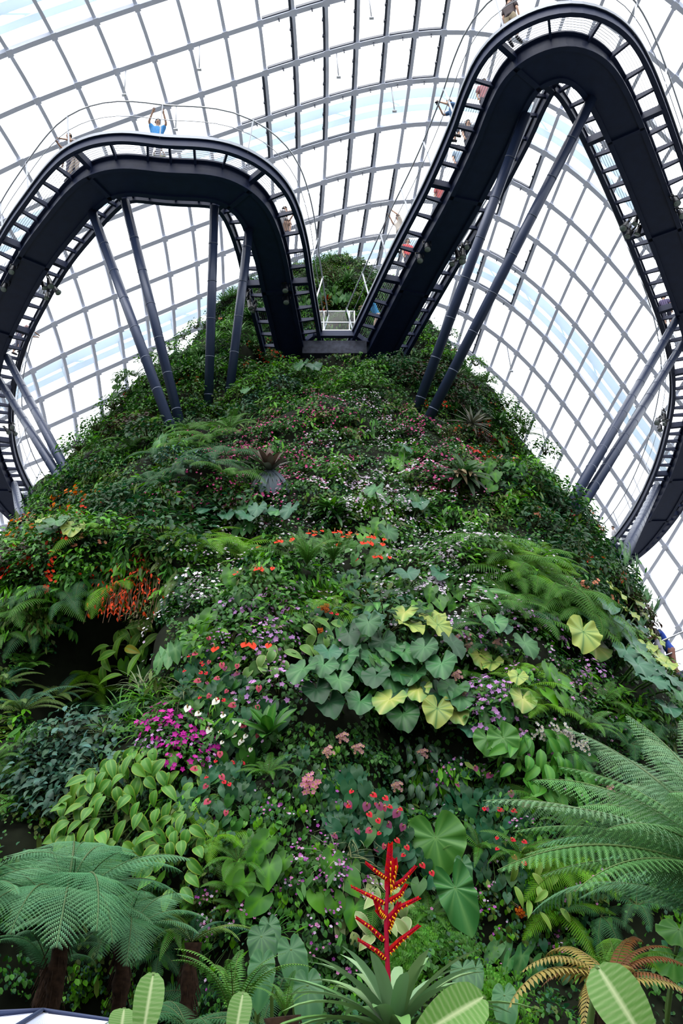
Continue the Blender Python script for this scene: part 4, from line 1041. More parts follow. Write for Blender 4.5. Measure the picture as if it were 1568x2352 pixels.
taro('yellow and teal taro clump spilling over the right edge of the mountain',
 '1293,1530,y,1.35 1340,1532,y,1.35 1393,1420,t 1430,1432,y 1389,1442,y,1.1 1417,1443 1415,1410,y 1370,1407,y 1425,1478,t 1438,1456,y 1460,1498,y 1400,1478,t 1444,1519,y 1478,1530,y,.8 1400,1519,t 1417,1540,t 1306,1475,t 1332,1482,t 1440,1572 1465,1592,t 1490,1622,t 1430,1600,t 1500,1655 1480,1692,t 1410,1562,t 1455,1640,t 1360,1475,t 1380,1500,t 1470,1560,y 1495,1580,y,.8 1350,1450,t', .36)
taro('pale taro patch on a mossy ledge above the centre', '575,1247,t,1.1 572,1221,g 620,1218,t 668,1236,t 645,1226 600,1228,t 475,1232,t 530,1240,t', .32)
taro('small cluster of pale heart leaves under the platform, left', '706,872,t 722,884,t 698,884 580,930', .36)
taro('three green taro leaves at the left below the orange flowers', '182,1265,y 150,1262 130,1268 118,1255,y,.7', .36)
taro('scattered pale-edged taro leaves right of the big taro clump', '1090,1560,y 1120,1570,y,.9 1135,1500,t,.9 1120,1490 1190,1530 1170,1625,y,.8 1180,1665,y', .30)
taro('green heart leaves on the right flank above the white blossoms', '920,1075,t,.8 855,1165 948,1205,t 930,1380,t 1000,1360,t 880,1280', .34)

grow_on('variegated_shrub', m_broad(90, 120, 1.05, .95, .30, .15, OV, (.065, .20, .035), (.24, .34, .06), (.14, .30, .07), .75, (.11, .26, .045)), 325, 1870, '', 'shrub', 1, 'wall', 0, label='big lime-green shrub with yellow-rimmed leaves low on the left')
grow_on('variegated_shrub', m_broad(91, 34, .42, .62, .28, .14, OV, (.065, .20, .035), (.24, .34, .06), (.14, .30, .07), .4), 425, 1960, '', 'shrub', 1, 'wall', 0, label='smaller trailing lime-green shrub hanging below the lime-rimmed shrub')
grow_on('broadleaf_shrub', m_broad(92, 60, .70, .62, .34, .16, OV, (.055, .20, .035), None, (.12, .30, .06), .55), 1225, 1765, '', 'shrub', 1, 'wall', 0, label='glossy green broadleaf shrub left of the right tree fern')
grow_on('broadleaf_shrub', m_broad(93, 30, .95, .75, .44, .17, OV, (.10, .24, .04), (.22, .34, .07), (.22, .38, .09), .45, (.35, .33, .05), 1.3, .7), 345, 1490, '', 'shrub', 1, 'wall', 0, label='sprawling yellow-green leaved shrub right of the cave hollow')
grow_on('broadleaf_shrub', m_broad(94, 16, .45, .4, .34, .16, OV, (.10, .22, .05), (.24, .36, .12), None, .3), 700, 1465, '', 'shrub', 1, 'wall', 0, label='pale rimmed shrub with round red buds left of the big taro clump')
grow_on('broadleaf_shrub', m_broad(95, 14, .4, .35, .32, .15, OV, (.13, .26, .07), (.34, .42, .18), None, .3), 610, 1535, '', 'shrub', 1, 'wall', 0, label='variegated cream-edged shrub above the pink anthuriums')
grow_on('broadleaf_shrub', m_broad(96, 40, .55, .6, .2, .09, OV, (.05, .10, .06), None, (.09, .15, .09), .4, (.03, .07, .05)), 960, 1790, '', 'shrub', 1, 'wall', 0, label='dark dusty shrub hanging under the big taro clump')
grow_on('broadleaf_shrub', m_broad(97, 20, .4, .5, .26, .09, LAN, (.16, .28, .06), (.32, .38, .12), None, .35), 1225, 2040, '', 'shrub', 1, 'wall', 0, label='cream-edged drooping shrub below the giant philodendron leaves')
grow_on('broadleaf_shrub', m_broad(98, 26, .5, .5, .30, .14, OV, (.26, .34, .14), (.5, .5, .3), None, .35), 850, 2110, '', 'shrub', 1, 'wall', 0, label='pale yellow-green leaved plant behind the red bromeliad spike')
grow_on('broadleaf_shrub', m_broad(99, 50, .75, .5, .16, .07, LAN, (.045, .14, .04), None, (.08, .2, .06), .45), 560, 1450, '', 'shrub', 1, 'wall', 0, label='dark lance-leaved shrub among the lilac impatiens')

# bromeliads
big = m_rosette(110, 30, .78, .13, (.028, .085, .022), (.02, .05, .02), 1.3, .0, -.7)
grow_on('bromeliad', big + m_broad(111, 6, .25, .1, .4, .1, LAN, (.5, .4, .26), (.42, .33, .2), None, .1)[:1], 1052, 1125, '', 'bromeliad', 1.1, 'up', 0, .75, label='large dark green bromeliad with withered tan lower leaves on the right flank', lift=.45)
grey = m_rosette(112, 22, .62, .12, (.10, .055, .045), (.05, .06, .045), 1.35, .5, -.35, name='red_grey_leaves')
gl_ = MB()
r_ = random.Random(5)
for k in range(9):
    V, Fc, Cc = strip_leaf(.62 * r_.uniform(.8, 1.1), .13, STR, 7, -.1, -1.0, .25, jit((.17, .21, .24), .15, r_)); gl_.add(V, Fc, Cc, MX((0, 0, .05), -1.1 + 2.2 * k / 8, -.2))
grow_on('bromeliad', grey + [('lower_leaves', gl_.mesh('grey_hanging_leaves', M_GLOSSY))], 622, 1122, '', 'bromeliad', 1.3, 'up', 0, .6, label='bromeliad with hanging blue-grey leaves and a russet crown left of centre', lift=.45)
grow_on('bromeliad', m_rosette(113, 30, .85, .09, (.12, .13, .09), (.10, .10, .07), 1.1, -.1, -.25, LAN), 1068, 1000, '', 'bromeliad', 1, 'up', 0, .85, label='grey-green fan-shaped bromeliad beside the right strut feet', lift=.45)
grow_on('bromeliad', m_rosette(114, 30, .75, .06, (.07, .12, .05), (.12, .13, .09), 1.1, .0, -.3, LAN), 1040, 885, '', 'bromeliad', 1, 'up', 0, .8, label='olive spiky bromeliad right of the right-hand strut near the summit', lift=.45)
grow_on('bromeliad', m_rosette(115, 34, .9, .06, (.13, .17, .11), (.09, .13, .08), 1.2, .1, -.4, LAN), 490, 825, '', 'bromeliad', 1, 'up', 0, .6, label='big silvery spiky bromeliad behind the two inner left struts', lift=.45)
grow_on('birds_nest_fern', m_rosette(116, 11, .62, .17, (.05, .19, .03), (.03, .11, .03), 1.35, .5, -.3, [.3, .6, .9, 1, 1, .9, .6, .05], None, (.10, .26, .05), 'nest_leaves', .03), 635, 1735, '', 'fern', 1, 'up', 0, .6, label="bird's-nest fern with upright glossy green leaves below the lilac blossoms", lift=.45)
grow_on('birds_nest_fern', m_rosette(117, 9, .5, .12, (.09, .24, .03), (.05, .15, .03), 1.2, .3, -.4, OV), 765, 1205, '', 'fern', 1, 'up', 0, .6, label='small golden-green strap-leaved rosette above the coral anthuriums', lift=.45)
SH = [frond_mesh('shuttlecock_frond', .85, .20, 34, (.06, .17, .035), a0=1.3, droop=-1.4, seed=21, gap=.62), frond_mesh('shuttlecock_frond', .8, .2, 34, (.09, .22, .045), a0=1.35, droop=-1.6, seed=22, gap=.62)]
grow_on('shuttlecock_fern', fan(SH, 16, 0, seed=31, pitch_j=.15), 697, 1335, '', 'fern', 1.05, 'up', 0, .5, label='left of the twin shuttlecock ferns below the coral anthuriums', lift=.45)
grow_on('shuttlecock_fern', fan(SH, 16, 0, seed=32, pitch_j=.15), 757, 1335, '', 'fern', 1.05, 'up', 0, .5, label='right of the twin shuttlecock ferns below the coral anthuriums', lift=.45)
PALE = [frond_mesh('pale_frond', 1.0, .30, 38, (.11, .20, .05), a0=.7, droop=-1.3, seed=23, gap=.62), frond_mesh('pale_frond', 1.0, .32, 38, (.16, .26, .09), a0=.6, droop=-1.2, seed=24, gap=.62), frond_mesh('teal_frond', 1., .3, 34, (.05, .14, .08), a0=.8, droop=-1.4, seed=25, gap=.6)]
grow_on('crown_fern', fan(PALE, 16, 0, seed=33), 55, 1665, '', 'fern', 1.15, 'up', 0, .5, lift=.3, label='large pale crown fern on the left edge below the cave hollow')
grow_on('crown_fern', fan(PALE, 12, .1, seed=34), 135, 1625, '', 'fern', .9, 'up', 0, .5, lift=.3, label='upright pale fern directly beneath the cave hollow')
grow_on('crown_fern', fan(PALE, 10, 0, seed=35), 10, 1590, '', 'fern', .9, 'up', 0, .5, lift=.2, label='pale fern at the left edge above the large crown fern')
grow_on('tree_fern', fan(FRL, 5, -.1, PI, -PI / 2, seed=36), 470, 1275, '', 'fern', 1.25, 'up', 0, .6, lift=.3, label='lone lime fern frond spreading flat left of centre')
grow_on('tree_fern', fan(FRL, 4, -.3, PI, -PI / 2, seed=37), 500, 1280, '', 'fern', 1.0, 'up', PI, .6, lift=.2, label='second lime fern frond behind the lone lime frond')
# pale hanging fronds
for a, b, lab in ((415, 1330, 'pale fern frond hanging right of the orange-red cascade'), (395, 1370, 'narrow dry pale frond hanging below the orange-red cascade'), (940, 800, 'drooping fern frond beneath the right girder')):
    grow_on('hanging_fern', fan(PALE, 3, -.2, 1.0, -.5, seed=a), a, b, '', 'fern', .9, 'wall', 0, lift=.15, label=lab)
grow_on('strap_leaf_plant', m_broad(120, 5, .3, .12, 1.0, .2, LAN, (.05, .17, .04), None, (.12, .28, .08), .5, None, 1.4, .3, .5, -1.0), 1075, 1400, '', 'plant', .8, 'wall', 1.3, label='banana-like plant with long glossy leaves right of the centre')
grow_on('strap_leaf_plant', m_broad(121, 8, .5, .12, .7, .16, LAN, (.05, .17, .04), None, (.12, .28, .08), .4, None, 1.2, .3, .5, -1.0), 870, 1425, '', 'plant', .8, 'wall', 0, label='broad dark strap leaves just above the big taro clump')
# orange-red cascade
cs = MB(); r_ = random.Random(9)
for k in range(420):
    x, y = r_.gauss(0, .32), r_.uniform(-.75, .75); z = .3 + r_.uniform(-.12, .14)
    V, Fc, Cc = strip_leaf(.085, .03, OV, 3, -.2, -.6, .2, jit((.62, .07, .025), .25, r_), cross=2); cs.add(V, Fc, Cc, MX((x + y * -.25, y, z), r_.uniform(-1, 1), r_.uniform(-.8, .8)))
tw = MB()
for k in range(40):
    x = r_.gauss(0, .35); tube(tw, [(x, -.9, .15), (x + r_.uniform(-.1, .1), 0, .3), (x - .2, .9 * r_.uniform(.5, 1), .25)], .006, 3, (.16, .10, .06), False)
grow_on('red_flower_cascade', [('blossoms', cs.mesh('cascade_blossoms', M_PETAL)), ('twigs', tw.mesh('cascade_twigs', M_LEAF))], 320, 1365, '', 'flowering plant', 1.15, 'wall', -.1, label='orange-red flower cascade hanging right of the dark cave mouth')
# pink blossom heads (medinilla) and round red buds
def m_head(seed, n, s, col, R):
    r = random.Random(seed); mb = MB()
    for k in range(n):
        p = Vector((r.gauss(0, R), r.gauss(0, R), .25 + r.gauss(0, R))); flower5(mb, p, s * r.uniform(.7, 1.2), jit(col, .15, r), r, (p.x, p.y + .3, .6))
    st = MB(); tube(st, [(0, -.35, 0), (0, -.1, .28), (0, 0, .25)], [.012, .009, .006], 5, (.1, .07, .05)); return [('blossoms', mb.mesh('flower_head', M_PETAL)), ('stem', st.mesh('flower_stem', M_LEAF))]
HD = {'p': m_head(130, 26, .045, (.66, .33, .46), .06), 'r': m_head(131, 40, .03, (.45, .01, .03), .035), 'f': m_head(132, 30, .045, (.78, .28, .55), .07), 'w': m_head(133, 30, .045, (.85, .82, .92), .1)}
for t, pts, look in (('p', '1040 1590 956 1760 812 1755 892 1838 1030 1500 1058 1495 1060 1515 1130 1510 745 1770 780 1730 1340 1155 1345 1190 1055 1635 1375 1850', 'hanging pale pink blossom head'),
                     ('r', '738 1437 744 1432 746 1442 736 1485 322 1492 1166 2120 1172 2126', 'small round dark red blossom head'),
                     ('f', '703 1840', 'bright pink geranium-like blossom head'), ('w', '1270 1718 1250 1715 1282 1722 1316 1745 1212 1716', 'white and lilac blossom head')):
    v = list(map(float, pts.split()))
    for k in range(0, len(v), 2): grow_on('flower_head', HD[t], v[k], v[k + 1], look, 'flower', .85 if t == 'f' else .6, 'wall', lift=.25)
# big philodendron leaves on the wall
BIGL = {'phil': heart_mesh('philodendron_blade', 1, TARO, (.055, .17, .035), (.12, .27, .07), (.09, .22, .05), wave=.06, kv=12, spokes=48, rings=8),
        'sag': heart_mesh('sagittate_blade', 1, SAG, (.05, .17, .05), (.12, .27, .09), wave=.07, kv=12, spokes=48, rings=8),
        'long': heart_mesh('long_heart_blade', 1, LONGH, (.035, .12, .045), (.07, .18, .07), (.06, .16, .06), wave=.02, kv=12, spokes=48, rings=8),
        'longd': heart_mesh('dark_long_blade', 1, LONGH, (.03, .10, .04), (.08, .19, .07), wave=.03, kv=16, spokes=48, rings=8),
        'palelong': heart_mesh('pale_long_blade', 1, LONGH, (.20, .30, .12), (.38, .46, .26), (.26, .36, .14), wave=.04, kv=18, spokes=56, rings=8)}
_mb = MB(); _V, _F, _C = strip_leaf(1.0, .42, [.30, .78, .95, 1, .97, .88, .74, .55, .30, .02], 60, .25, -.5, .32, (.11, .23, .06), None, (.42, .50, .28), .006, 14, 0, 12, 17, .30); _mb.add(_V, _F, _C)
BIGL['rib'] = _mb.mesh('ribbed_blade', M_LEAF)
def big_leaf(kind, bx, by, tx, ty, dist, label, wide=1.0, ground=1.0, face=.35, roll=0, wall=False):
    """a single long-stalked leaf: blade from base pixel to tip pixel at the given forward distance, stalk down to the bed"""
    if wall: h, n = hit(bx, by); dist = h.y - .45
    b = at_y(bx, by, dist); t = at_y(tx, ty, dist - .12)
    Y = (t - b); L = Y.length; Y.normalize()
    V_ = (EYE - b).normalized(); Z = (V_ + Vector((0, 0, face)) + Vector((roll, 0, 0))); Z = (Z - Y * Z.dot(Y)).normalized(); X = Y.cross(Z)
    root = empty('philodendron', b, label, 'philodendron')
    M = Matrix((X, Y, Z)).transposed().to_4x4() @ Matrix.Diagonal((L * wide, L, L, 1))
    link('leaf', BIGL[kind], root, M)
    mb = MB()
    if wall: e = h + Vector((0, .3, -.1)) - b; tube(mb, [(0, 0, 0), e * .5 + Vector((0, -.1, .12)), e], [.012, .014, .018], 6, (.08, .14, .04))
    else:
        e = Vector((b.x + rng.uniform(-.15, .15), b.y + .25, ground - .12)) - b
        tube(mb, [(0, 0, 0), e * .35 + Vector((0, .12, .02)), e], [.010, .013, .018], 6, (.08, .14, .04))
    link('leaf_stalk', mb.mesh('leaf_stalk', M_LEAF), root)
    return root
big_leaf('phil', 1000, 1925, 1018, 2015, 0, 'giant pale green philodendron leaf low on the right of the red spike', 1.15, wall=True)
big_leaf('sag', 1045, 2040, 1085, 2150, 0, 'second giant philodendron leaf hanging below the first', 1.1, wall=True)
big_leaf('long', 1062, 1985, 1070, 2050, 0, 'narrow heart leaf right of the giant philodendron leaf', 1.0, wall=True)
big_leaf('phil', 1120, 1697, 1135, 1738, 0, 'left of two rounded pale leaves above the glossy broadleaf shrub', 1.0, wall=True)
big_leaf('phil', 1155, 1695, 1180, 1738, 0, 'right of two rounded pale leaves above the glossy broadleaf shrub', 1.0, wall=True)

# ================================================================== FOREGROUND BED
big_leaf('long', 602, 2214, 592, 2318, 6.0, 'long grey-green heart leaf standing in the bed, left of the pair', .95)
big_leaf('longd', 600, 2150, 604, 2228, 7.0, 'dark ribbed heart leaf behind the long grey-green heart leaf', 1.25)
big_leaf('longd', 618, 2125, 628, 2190, 7.6, 'dark upright leaf at the back of the bed beside the long heart leaves', 1.1)
big_leaf('long', 668, 2180, 690, 2275, 6.4, 'long dark-ribbed heart leaf in the centre of the bed', 1.05)
big_leaf('long', 706, 2262, 712, 2375, 5.2, 'cut-edged green leaf just right of the central heart leaves', 1.0)
big_leaf('longd', 1062, 2225, 1068, 2282, 6.5, 'dark heart leaf with pale veins right of the red spike', 1.35)
big_leaf('longd', 1092, 2225, 1094, 2280, 6.8, 'half-hidden dark heart leaf beside the veined one', .9)
big_leaf('long', 1158, 2285, 1165, 2365, 6.0, 'bright heart leaf with pale veins low right of the red spike', 1.1)
big_leaf('rib', 352, 2236, 318, 2440, 3.8, 'tall pale grey-green ribbed leaf standing at the lower left', .85)
big_leaf('rib', 558, 2280, 530, 2440, 3.9, 'pale upright ribbed leaf at the bottom left of centre', .85)
big_leaf('rib', 285, 2318, 270, 2420, 3.9, 'small bright ribbed leaf beside the white canopy', 1.3)
big_leaf('rib', 1110, 2290, 930, 2400, 3.4, 'big pale green leaf leaning right of the bromeliad leaves', 1.1, face=.1)
big_leaf('rib', 1372, 2220, 1520, 2460, 3.0, 'large bright green leaf with a white midrib at the lower right', 1.15, face=.2)
big_leaf('phil', 1560, 2135, 1568, 2165, 5.0, 'round bright green leaf at the right edge above the dry fern', 1.2)
big_leaf('phil', 1548, 2205, 1546, 2240, 5.0, 'round green leaf at the right edge beside the dry fern', 1.2)

# red-spiked bromeliad
base = at_y(905, 2345, 4.0); base.z = 1.49
rt = empty('red_bromeliad', base, 'bromeliad with a tall branched red and yellow flower spike at front centre', 'bromeliad')
lv = m_rosette(140, 38, .56, .056, (.25, .38, .21), (.13, .27, .09), 1.4, .5, -.95, [.8, .9, 1, 1, .98, .9, .65, .04])
link('leaves', lv[0][1], rt)
mb = MB(); box(mb, (0, 0, -.2), (.02, .02, .3)); tube(mb, [(0, 0, -.35), (0, 0, .08)], [.025, .04], 10, (.05, .08, .03)); link('root_crown', mb.mesh('root_crown', M_LEAF), rt)
def P4(px, py): return at_y(px, py, 4.0) - base
RED = (.44, .012, .045); RO = (.68, .05, .04)
mb = MB(); stem = [P4(893, 2345), P4(892, 2260), P4(888, 2180), P4(886, 2100), P4(890, 2040), P4(893, 2000), P4(896, 1945)]
tube(mb, [(0, 0, -.02)] + stem, [.012, .011, .010, .010, .009, .008, .006, .003], 10, RED)
spk = link('flower_stem', mb.mesh('flower_stem', M_PETAL), rt)
def spike(pts, seed, w_=.02):
    r = random.Random(seed); pts = [P4(*p) for p in pts]; mb = MB(); yb = MB()
    tube(mb, pts, [.006] + [.005] * (len(pts) - 2) + [.002], 6, RED)
    n = 34; fine = []
    for k in range(n):
        t = k / n * (len(pts) - 1); i = min(int(t), len(pts) - 2); fine.append((pts[i].lerp(pts[i + 1], t - i), (pts[i + 1] - pts[i]).normalized()))
    for k, (p, d) in enumerate(fine[2:]):
        sd = d.cross(Vector((0, -1, 0))).normalized() * (1 if k % 2 else -1); s = w_ * .72 * (1 - .45 * k / n)
        V, Fc, Cc = strip_leaf(s * 1.6, s * .9, OV, 4, .35, -.3, .5, jit(lerp3(RED, RO, r.random()), .15, r), cross=2)
        Z = (Vector((0, -1, 0)) * .6 + sd * .2).normalized(); Y = (d + sd * .42).normalized(); Z = (Z - Y * Z.dot(Y)).normalized(); X = Y.cross(Z)
        M = Matrix((X, Y, Z)).transposed().to_4x4(); M.translation = p; mb.add(V, Fc, Cc, M)
        if k % 4 == 1 and k < n * .62:
            o = p + sd * s * .35 + Vector((0, -.01, 0)); tube(yb, [o, o + (d * .35 + Vector((0, -.1, -.7))).normalized() * s * .9], [.0032, .0015], 5, (.85, .42, .02))
    o = link('flower_branch', mb.mesh('flower_branch', M_PETAL), rt); link('yellow_flowers', yb.mesh('yellow_flowers', M_PETAL), o)
spike([(893, 2055), (892, 2000), (896, 1940)], 1, .032)
spike([(893, 2040), (905, 1995), (906, 1978)], 2, .03)
spike([(886, 2078), (858, 2062), (806, 2036)], 3, .018); spike([(889, 2020), (868, 2005), (840, 1982)], 4, .018)
spike([(892, 2045), (925, 2022), (954, 1990)], 5, .02); spike([(890, 2072), (918, 2055), (932, 2033)], 6, .02)
spike([(887, 2115), (915, 2085), (962, 2062)], 7, .022); spike([(886, 2110), (872, 2095), (862, 2068)], 8, .026)
spike([(887, 2165), (850, 2130), (818, 2108)], 9, .018); spike([(888, 2190), (918, 2160), (962, 2126)], 10, .022)
spike([(887, 2205), (866, 2185), (822, 2158)], 11, .018); spike([(887, 2140), (900, 2110), (915, 2075)], 12, .026)

# tree ferns
def frond_end(kw, n=26):
    L, a0, dr = kw; y = z = 0
    for i in range(n): a = a0 + dr * (i / n) ** 1.2; y += math.cos(a) * L / n; z += math.sin(a) * L / n
    return y, z
def tree_fern(px, py, y, label, frs, n, s, seed=1, tilt=0, spread=2 * PI, yaw0=0, zg=.9, tips=(), tr=.07):
    """crown at a world point; n fronds fanned round it plus fronds aimed at given tip points"""
    p = at_y(px, py, y); root = empty('tree_fern', Vector((p.x, p.y, zg)), label, 'tree fern')
    H = p.z - zg; r = random.Random(seed)
    if H > .08:
        mb = MB()
        tube(mb, [(r.uniform(-.02, .02), 0, H * k / 10) for k in range(11)], [tr + .015 * math.sin(k * 2) for k in range(11)], 12, (.04, .025, .015))
        for k in range(110):
            a = r.uniform(0, 2 * PI); z = r.uniform(0, H); q = Vector((math.cos(a) * tr, math.sin(a) * tr, z)); tube(mb, [q, q + Vector((math.cos(a) * .05, math.sin(a) * .05, -.12))], [.006, .002], 3, jit((.06, .03, .015), .3, r), False)
        link('trunk', mb.mesh('fern_trunk', M_BARK), root)
    for nm_, me_, M in fan([f[0] for f in frs], n, tilt, spread, yaw0, seed): link(nm_, me_, root, Matrix.Translation((0, 0, H)) @ M @ Matrix.Scale(s, 4))
    for k, (tx, ty, tY) in enumerate(tips):
        me, kw = frs[k % len(frs)]; t = at_y(tx, ty, tY) - p; ey, ez = frond_end(kw)
        sc = t.length / math.hypot(ey, ez); el = math.atan2(t.z, math.hypot(t.x, t.y)) - math.atan2(ez, ey); az = math.atan2(-t.x, t.y)
        link('frond', me, root, Matrix.Translation((0, 0, H)) @ MX((0, 0, 0), az, el, r.uniform(-.15, .15), sc))
    return root
def FM(nm, L, Wd, n, col, a0, droop, **k): return (frond_mesh(nm, L, Wd, n, col, a0=a0, droop=droop, **k), (L, a0, droop))
TF = [FM('tree_fern_frond', 1.0, .60, 40, (.08, .21, .095), .95, -1.45, bi=True, seed=41, tipc=(.13, .29, .15)), FM('tree_fern_frond', 1.0, .54, 40, (.06, .18, .075), 1.0, -1.6, bi=True, seed=42, tipc=(.10, .25, .12))]
TFR = [FM('tree_fern_frond', 1.0, .46, 40, (.15, .29, .15), .45, -.75, bi=True, seed=43, tipc=(.17, .30, .16), gap=.9, hang=.55), FM('tree_fern_frond', 1.0, .42, 40, (.12, .28, .10), .55, -.9, bi=True, seed=44, gap=.9, hang=.5)]
TFB = [FM('dry_fern_frond', 1.0, .30, 26, (.26, .21, .07), .55, -1.3, seed=45, hang=.6), FM('dry_fern_frond', 1.0, .28, 26, (.16, .07, .03), .6, -1.5, seed=46, hang=.8)]
G1 = FM('fern_frond', .8, .3, 24, (.09, .2, .04), .9, -1.2, seed=47)
PL = [(PALE[2], (1, .8, -1.4)), (PALE[0], (1, .7, -1.3))]
SHF = [(SH[0], (.85, 1.3, -1.4)), (SH[1], (.8, 1.35, -1.6))]
tree_fern(140, 2130, 7.8, 'large tree fern with a spreading blue-green crown at the lower left', TF, 8, 1.2, seed=51,
   tips=((-40, 2060, 7.2), (20, 2000, 8.6), (60, 1975, 9.0), (150, 1965, 9.2), (230, 1960, 9.3), (300, 1975, 9.2), (345, 2005, 9.), (410, 2060, 8.6), (350, 2120, 7.6), (250, 2160, 6.6), (120, 2170, 6.2), (20, 2140, 6.4), (-60, 2110, 6.6), (200, 2130, 6.2)))
tree_fern(-90, 2110, 7.2, 'tree fern crown cut by the left edge beside the larger one', TF, 13, 1.1, seed=52)
tree_fern(285, 2165, 8.8, 'lower tree fern with drooping teal fronds right of the large left one', TF, 9, 1.0, seed=53, tips=((400, 2075, 9.6), (425, 2120, 9.2), (330, 2200, 7.8), (280, 2215, 7.6), (230, 2200, 7.8)))
tree_fern(440, 2165, 9.3, 'small pale fern standing right of the lower left tree ferns', PL, 11, .7, seed=54)
tree_fern(1730, 2060, 4.4, 'tree fern reaching in from the right edge with long feathery fronds', TFR, 3, 1.3, seed=55,
   tips=((1110, 1835, 4.2), (1135, 1995, 4.0), (1300, 1670, 4.6), (1180, 1905, 4.4), (1440, 1640, 4.8), (1230, 1790, 5.2), (1560, 1650, 4.8), (1200, 1960, 4.9), (1380, 1720, 5.4), (1330, 2040, 3.7), (1500, 1730, 4.4), (1290, 1860, 5.6), (1420, 1800, 5.6), (1300, 1930, 5.4), (1230, 1850, 4.0), (1280, 1760, 4.3), (1520, 1790, 3.9), (1400, 1900, 3.7), (1340, 1800, 4.9), (1240, 2010, 4.6), (1480, 1690, 5.2)))
tree_fern(1640, 2130, 6.2, 'darker tree fern behind the large right-edge one', TF, 12, 1.2, seed=56, tips=((1330, 2060, 6.4), (1350, 1980, 6.6)))
tree_fern(1400, 2262, 3.6, 'fern with dried brown and yellow fronds at the lower right', TFB[:1], 3, .4, seed=57, zg=.9, tips=((1195, 2235, 3.4), (1165, 2320, 3.3), (1250, 2200, 4.0), (1340, 2380, 3.2)))
tree_fern(1405, 2255, 3.9, 'brown withered fern at the lower right edge', TFB[1:], 3, .35, seed=58, tips=((1545, 2180, 3.9), (1590, 2300, 3.7), (1480, 2170, 4.2), (1600, 2240, 4.), (1350, 2330, 3.6)))
tree_fern(1420, 2225, 4.6, 'fresh lime fern fronds rising behind the dried fern', [(FRL[0], (1, .5, -1.1))], 4, .35, seed=59, tips=((1375, 2185, 4.6), (1460, 2190, 4.8), (1400, 2165, 5.0)))
tree_fern(535, 2345, 5.2, 'bright green sword fern standing left of the long heart leaves', SHF, 10, .62, seed=60)
tree_fern(655, 2335, 4.6, 'fishtail-tipped fern under the central heart leaves', SHF[1:], 9, .3, seed=61)
tree_fern(430, 2365, 4.6, 'low dark feathery fern between the two pale ribbed leaves', [(FR3[0], (1, .6, -1.5))], 11, .45, seed=62)
tree_fern(110, 2230, 8.6, 'shaded old fern hanging in the dark gap at the lower left', TF[1:], 8, .7, seed=63)

# white ribbed canopy at the lower left corner
ap = at_y(97, 2326, 5.0)
cn = empty('canopy', Vector((ap.x, ap.y, 0)), 'corner of a white ribbed canopy roof at the bottom left', 'canopy')
o = Vector((ap.x, ap.y, 0)); e1 = at_y(330, 2362, 4.6) - o; e0 = at_y(-330, 2345, 5.4) - o; f1 = Vector((e1.x - .25, e1.y - 1.6, e1.z - .05)); f0 = Vector((e0.x, e0.y - 1.9, e0.z - .05)); a_ = ap - o
mb = MB()
for tri in ((a_, e1, f1), (a_, f1, f0), (a_, f0, e0), (a_, e0, e1)):
    A0 = [Vector(v) for v in tri]; N_ = 30
    for k in range(N_):
        u0, u1 = k / N_, (k + 1) / N_; q0_, q1_ = A0[1].lerp(A0[2], u0), A0[1].lerp(A0[2], u1); m_ = q0_.lerp(q1_, .5) + Vector((0, 0, .012))
        mb.add([tuple(A0[0]), tuple(q0_), tuple(m_), tuple(q1_)], [(0, 1, 2), (0, 2, 3)], WHITE)
link('roof_sheet', mb.mesh('canopy_sheet', M_CANOPY, False), cn)
mb = MB()
for e in (e1, f1, f0, e0): tube(mb, [a_ + Vector((0, 0, .012)), e + Vector((0, 0, .012))], .010, 6)
for p, q in ((e1, f1), (f1, f0), (f0, e0), (e0, e1)): tube(mb, [p, q], .014, 6)
link('frame', mb.mesh('canopy_frame', M_STEEL), cn)
mb = MB(); tube(mb, [a_, (0, 0, 0)], .03, 8); link('pole', mb.mesh('canopy_pole', M_RAIL), cn)
# ================================================================== PEOPLE
def cloth(nm, col): return mat(nm, col, .8, 0, .2, .15, 30)
SKINS = [mat('skin_light', (.50, .30, .21), .6), mat('skin_tan', (.36, .20, .13), .6)]
HAIRM = mat('dark_hair', (.012, .009, .008), .5)
SHOE = mat('shoe_rubber', (.05, .04, .045), .7)
EYEM = mat('eye_dark', (.02, .015, .012), .3)
def skin_mesh(nm, chains, radii, sub=1):
    """chains: lists of joint names sharing joints; radii: joint -> radius; grown with a Skin modifier"""
    J = {}; V = []; E = []
    for ch in chains:
        for a, b in zip(ch, ch[1:]):
            for q in (a, b):
                if q not in J: J[q] = len(V); V.append(radii[q][0])
            E.append((J[a], J[b]))
    me = bpy.data.meshes.new(nm); me.from_pydata([tuple(v) for v in V], E, [])
    o = bpy.data.objects.new(nm, me); C.objects.link(o)
    m = o.modifiers.new('skin', 'SKIN'); m.use_smooth_shade = True; s = o.modifiers.new('sub', 'SUBSURF'); s.levels = sub; s.render_levels = sub
    for q, i in J.items():
        r = radii[q][1]; me.skin_vertices[0].data[i].radius = r if hasattr(r, '__len__') else (r, r)
    root = J[chains[0][0]]
    for i in range(len(V)): me.skin_vertices[0].data[i].use_root = (i == root)
    dg = bpy.context.evaluated_depsgraph_get(); out = bpy.data.meshes.new_from_object(o.evaluated_get(dg)); out.name = nm
    bpy.data.objects.remove(o); bpy.data.meshes.remove(me)
    return out
POSES = {}
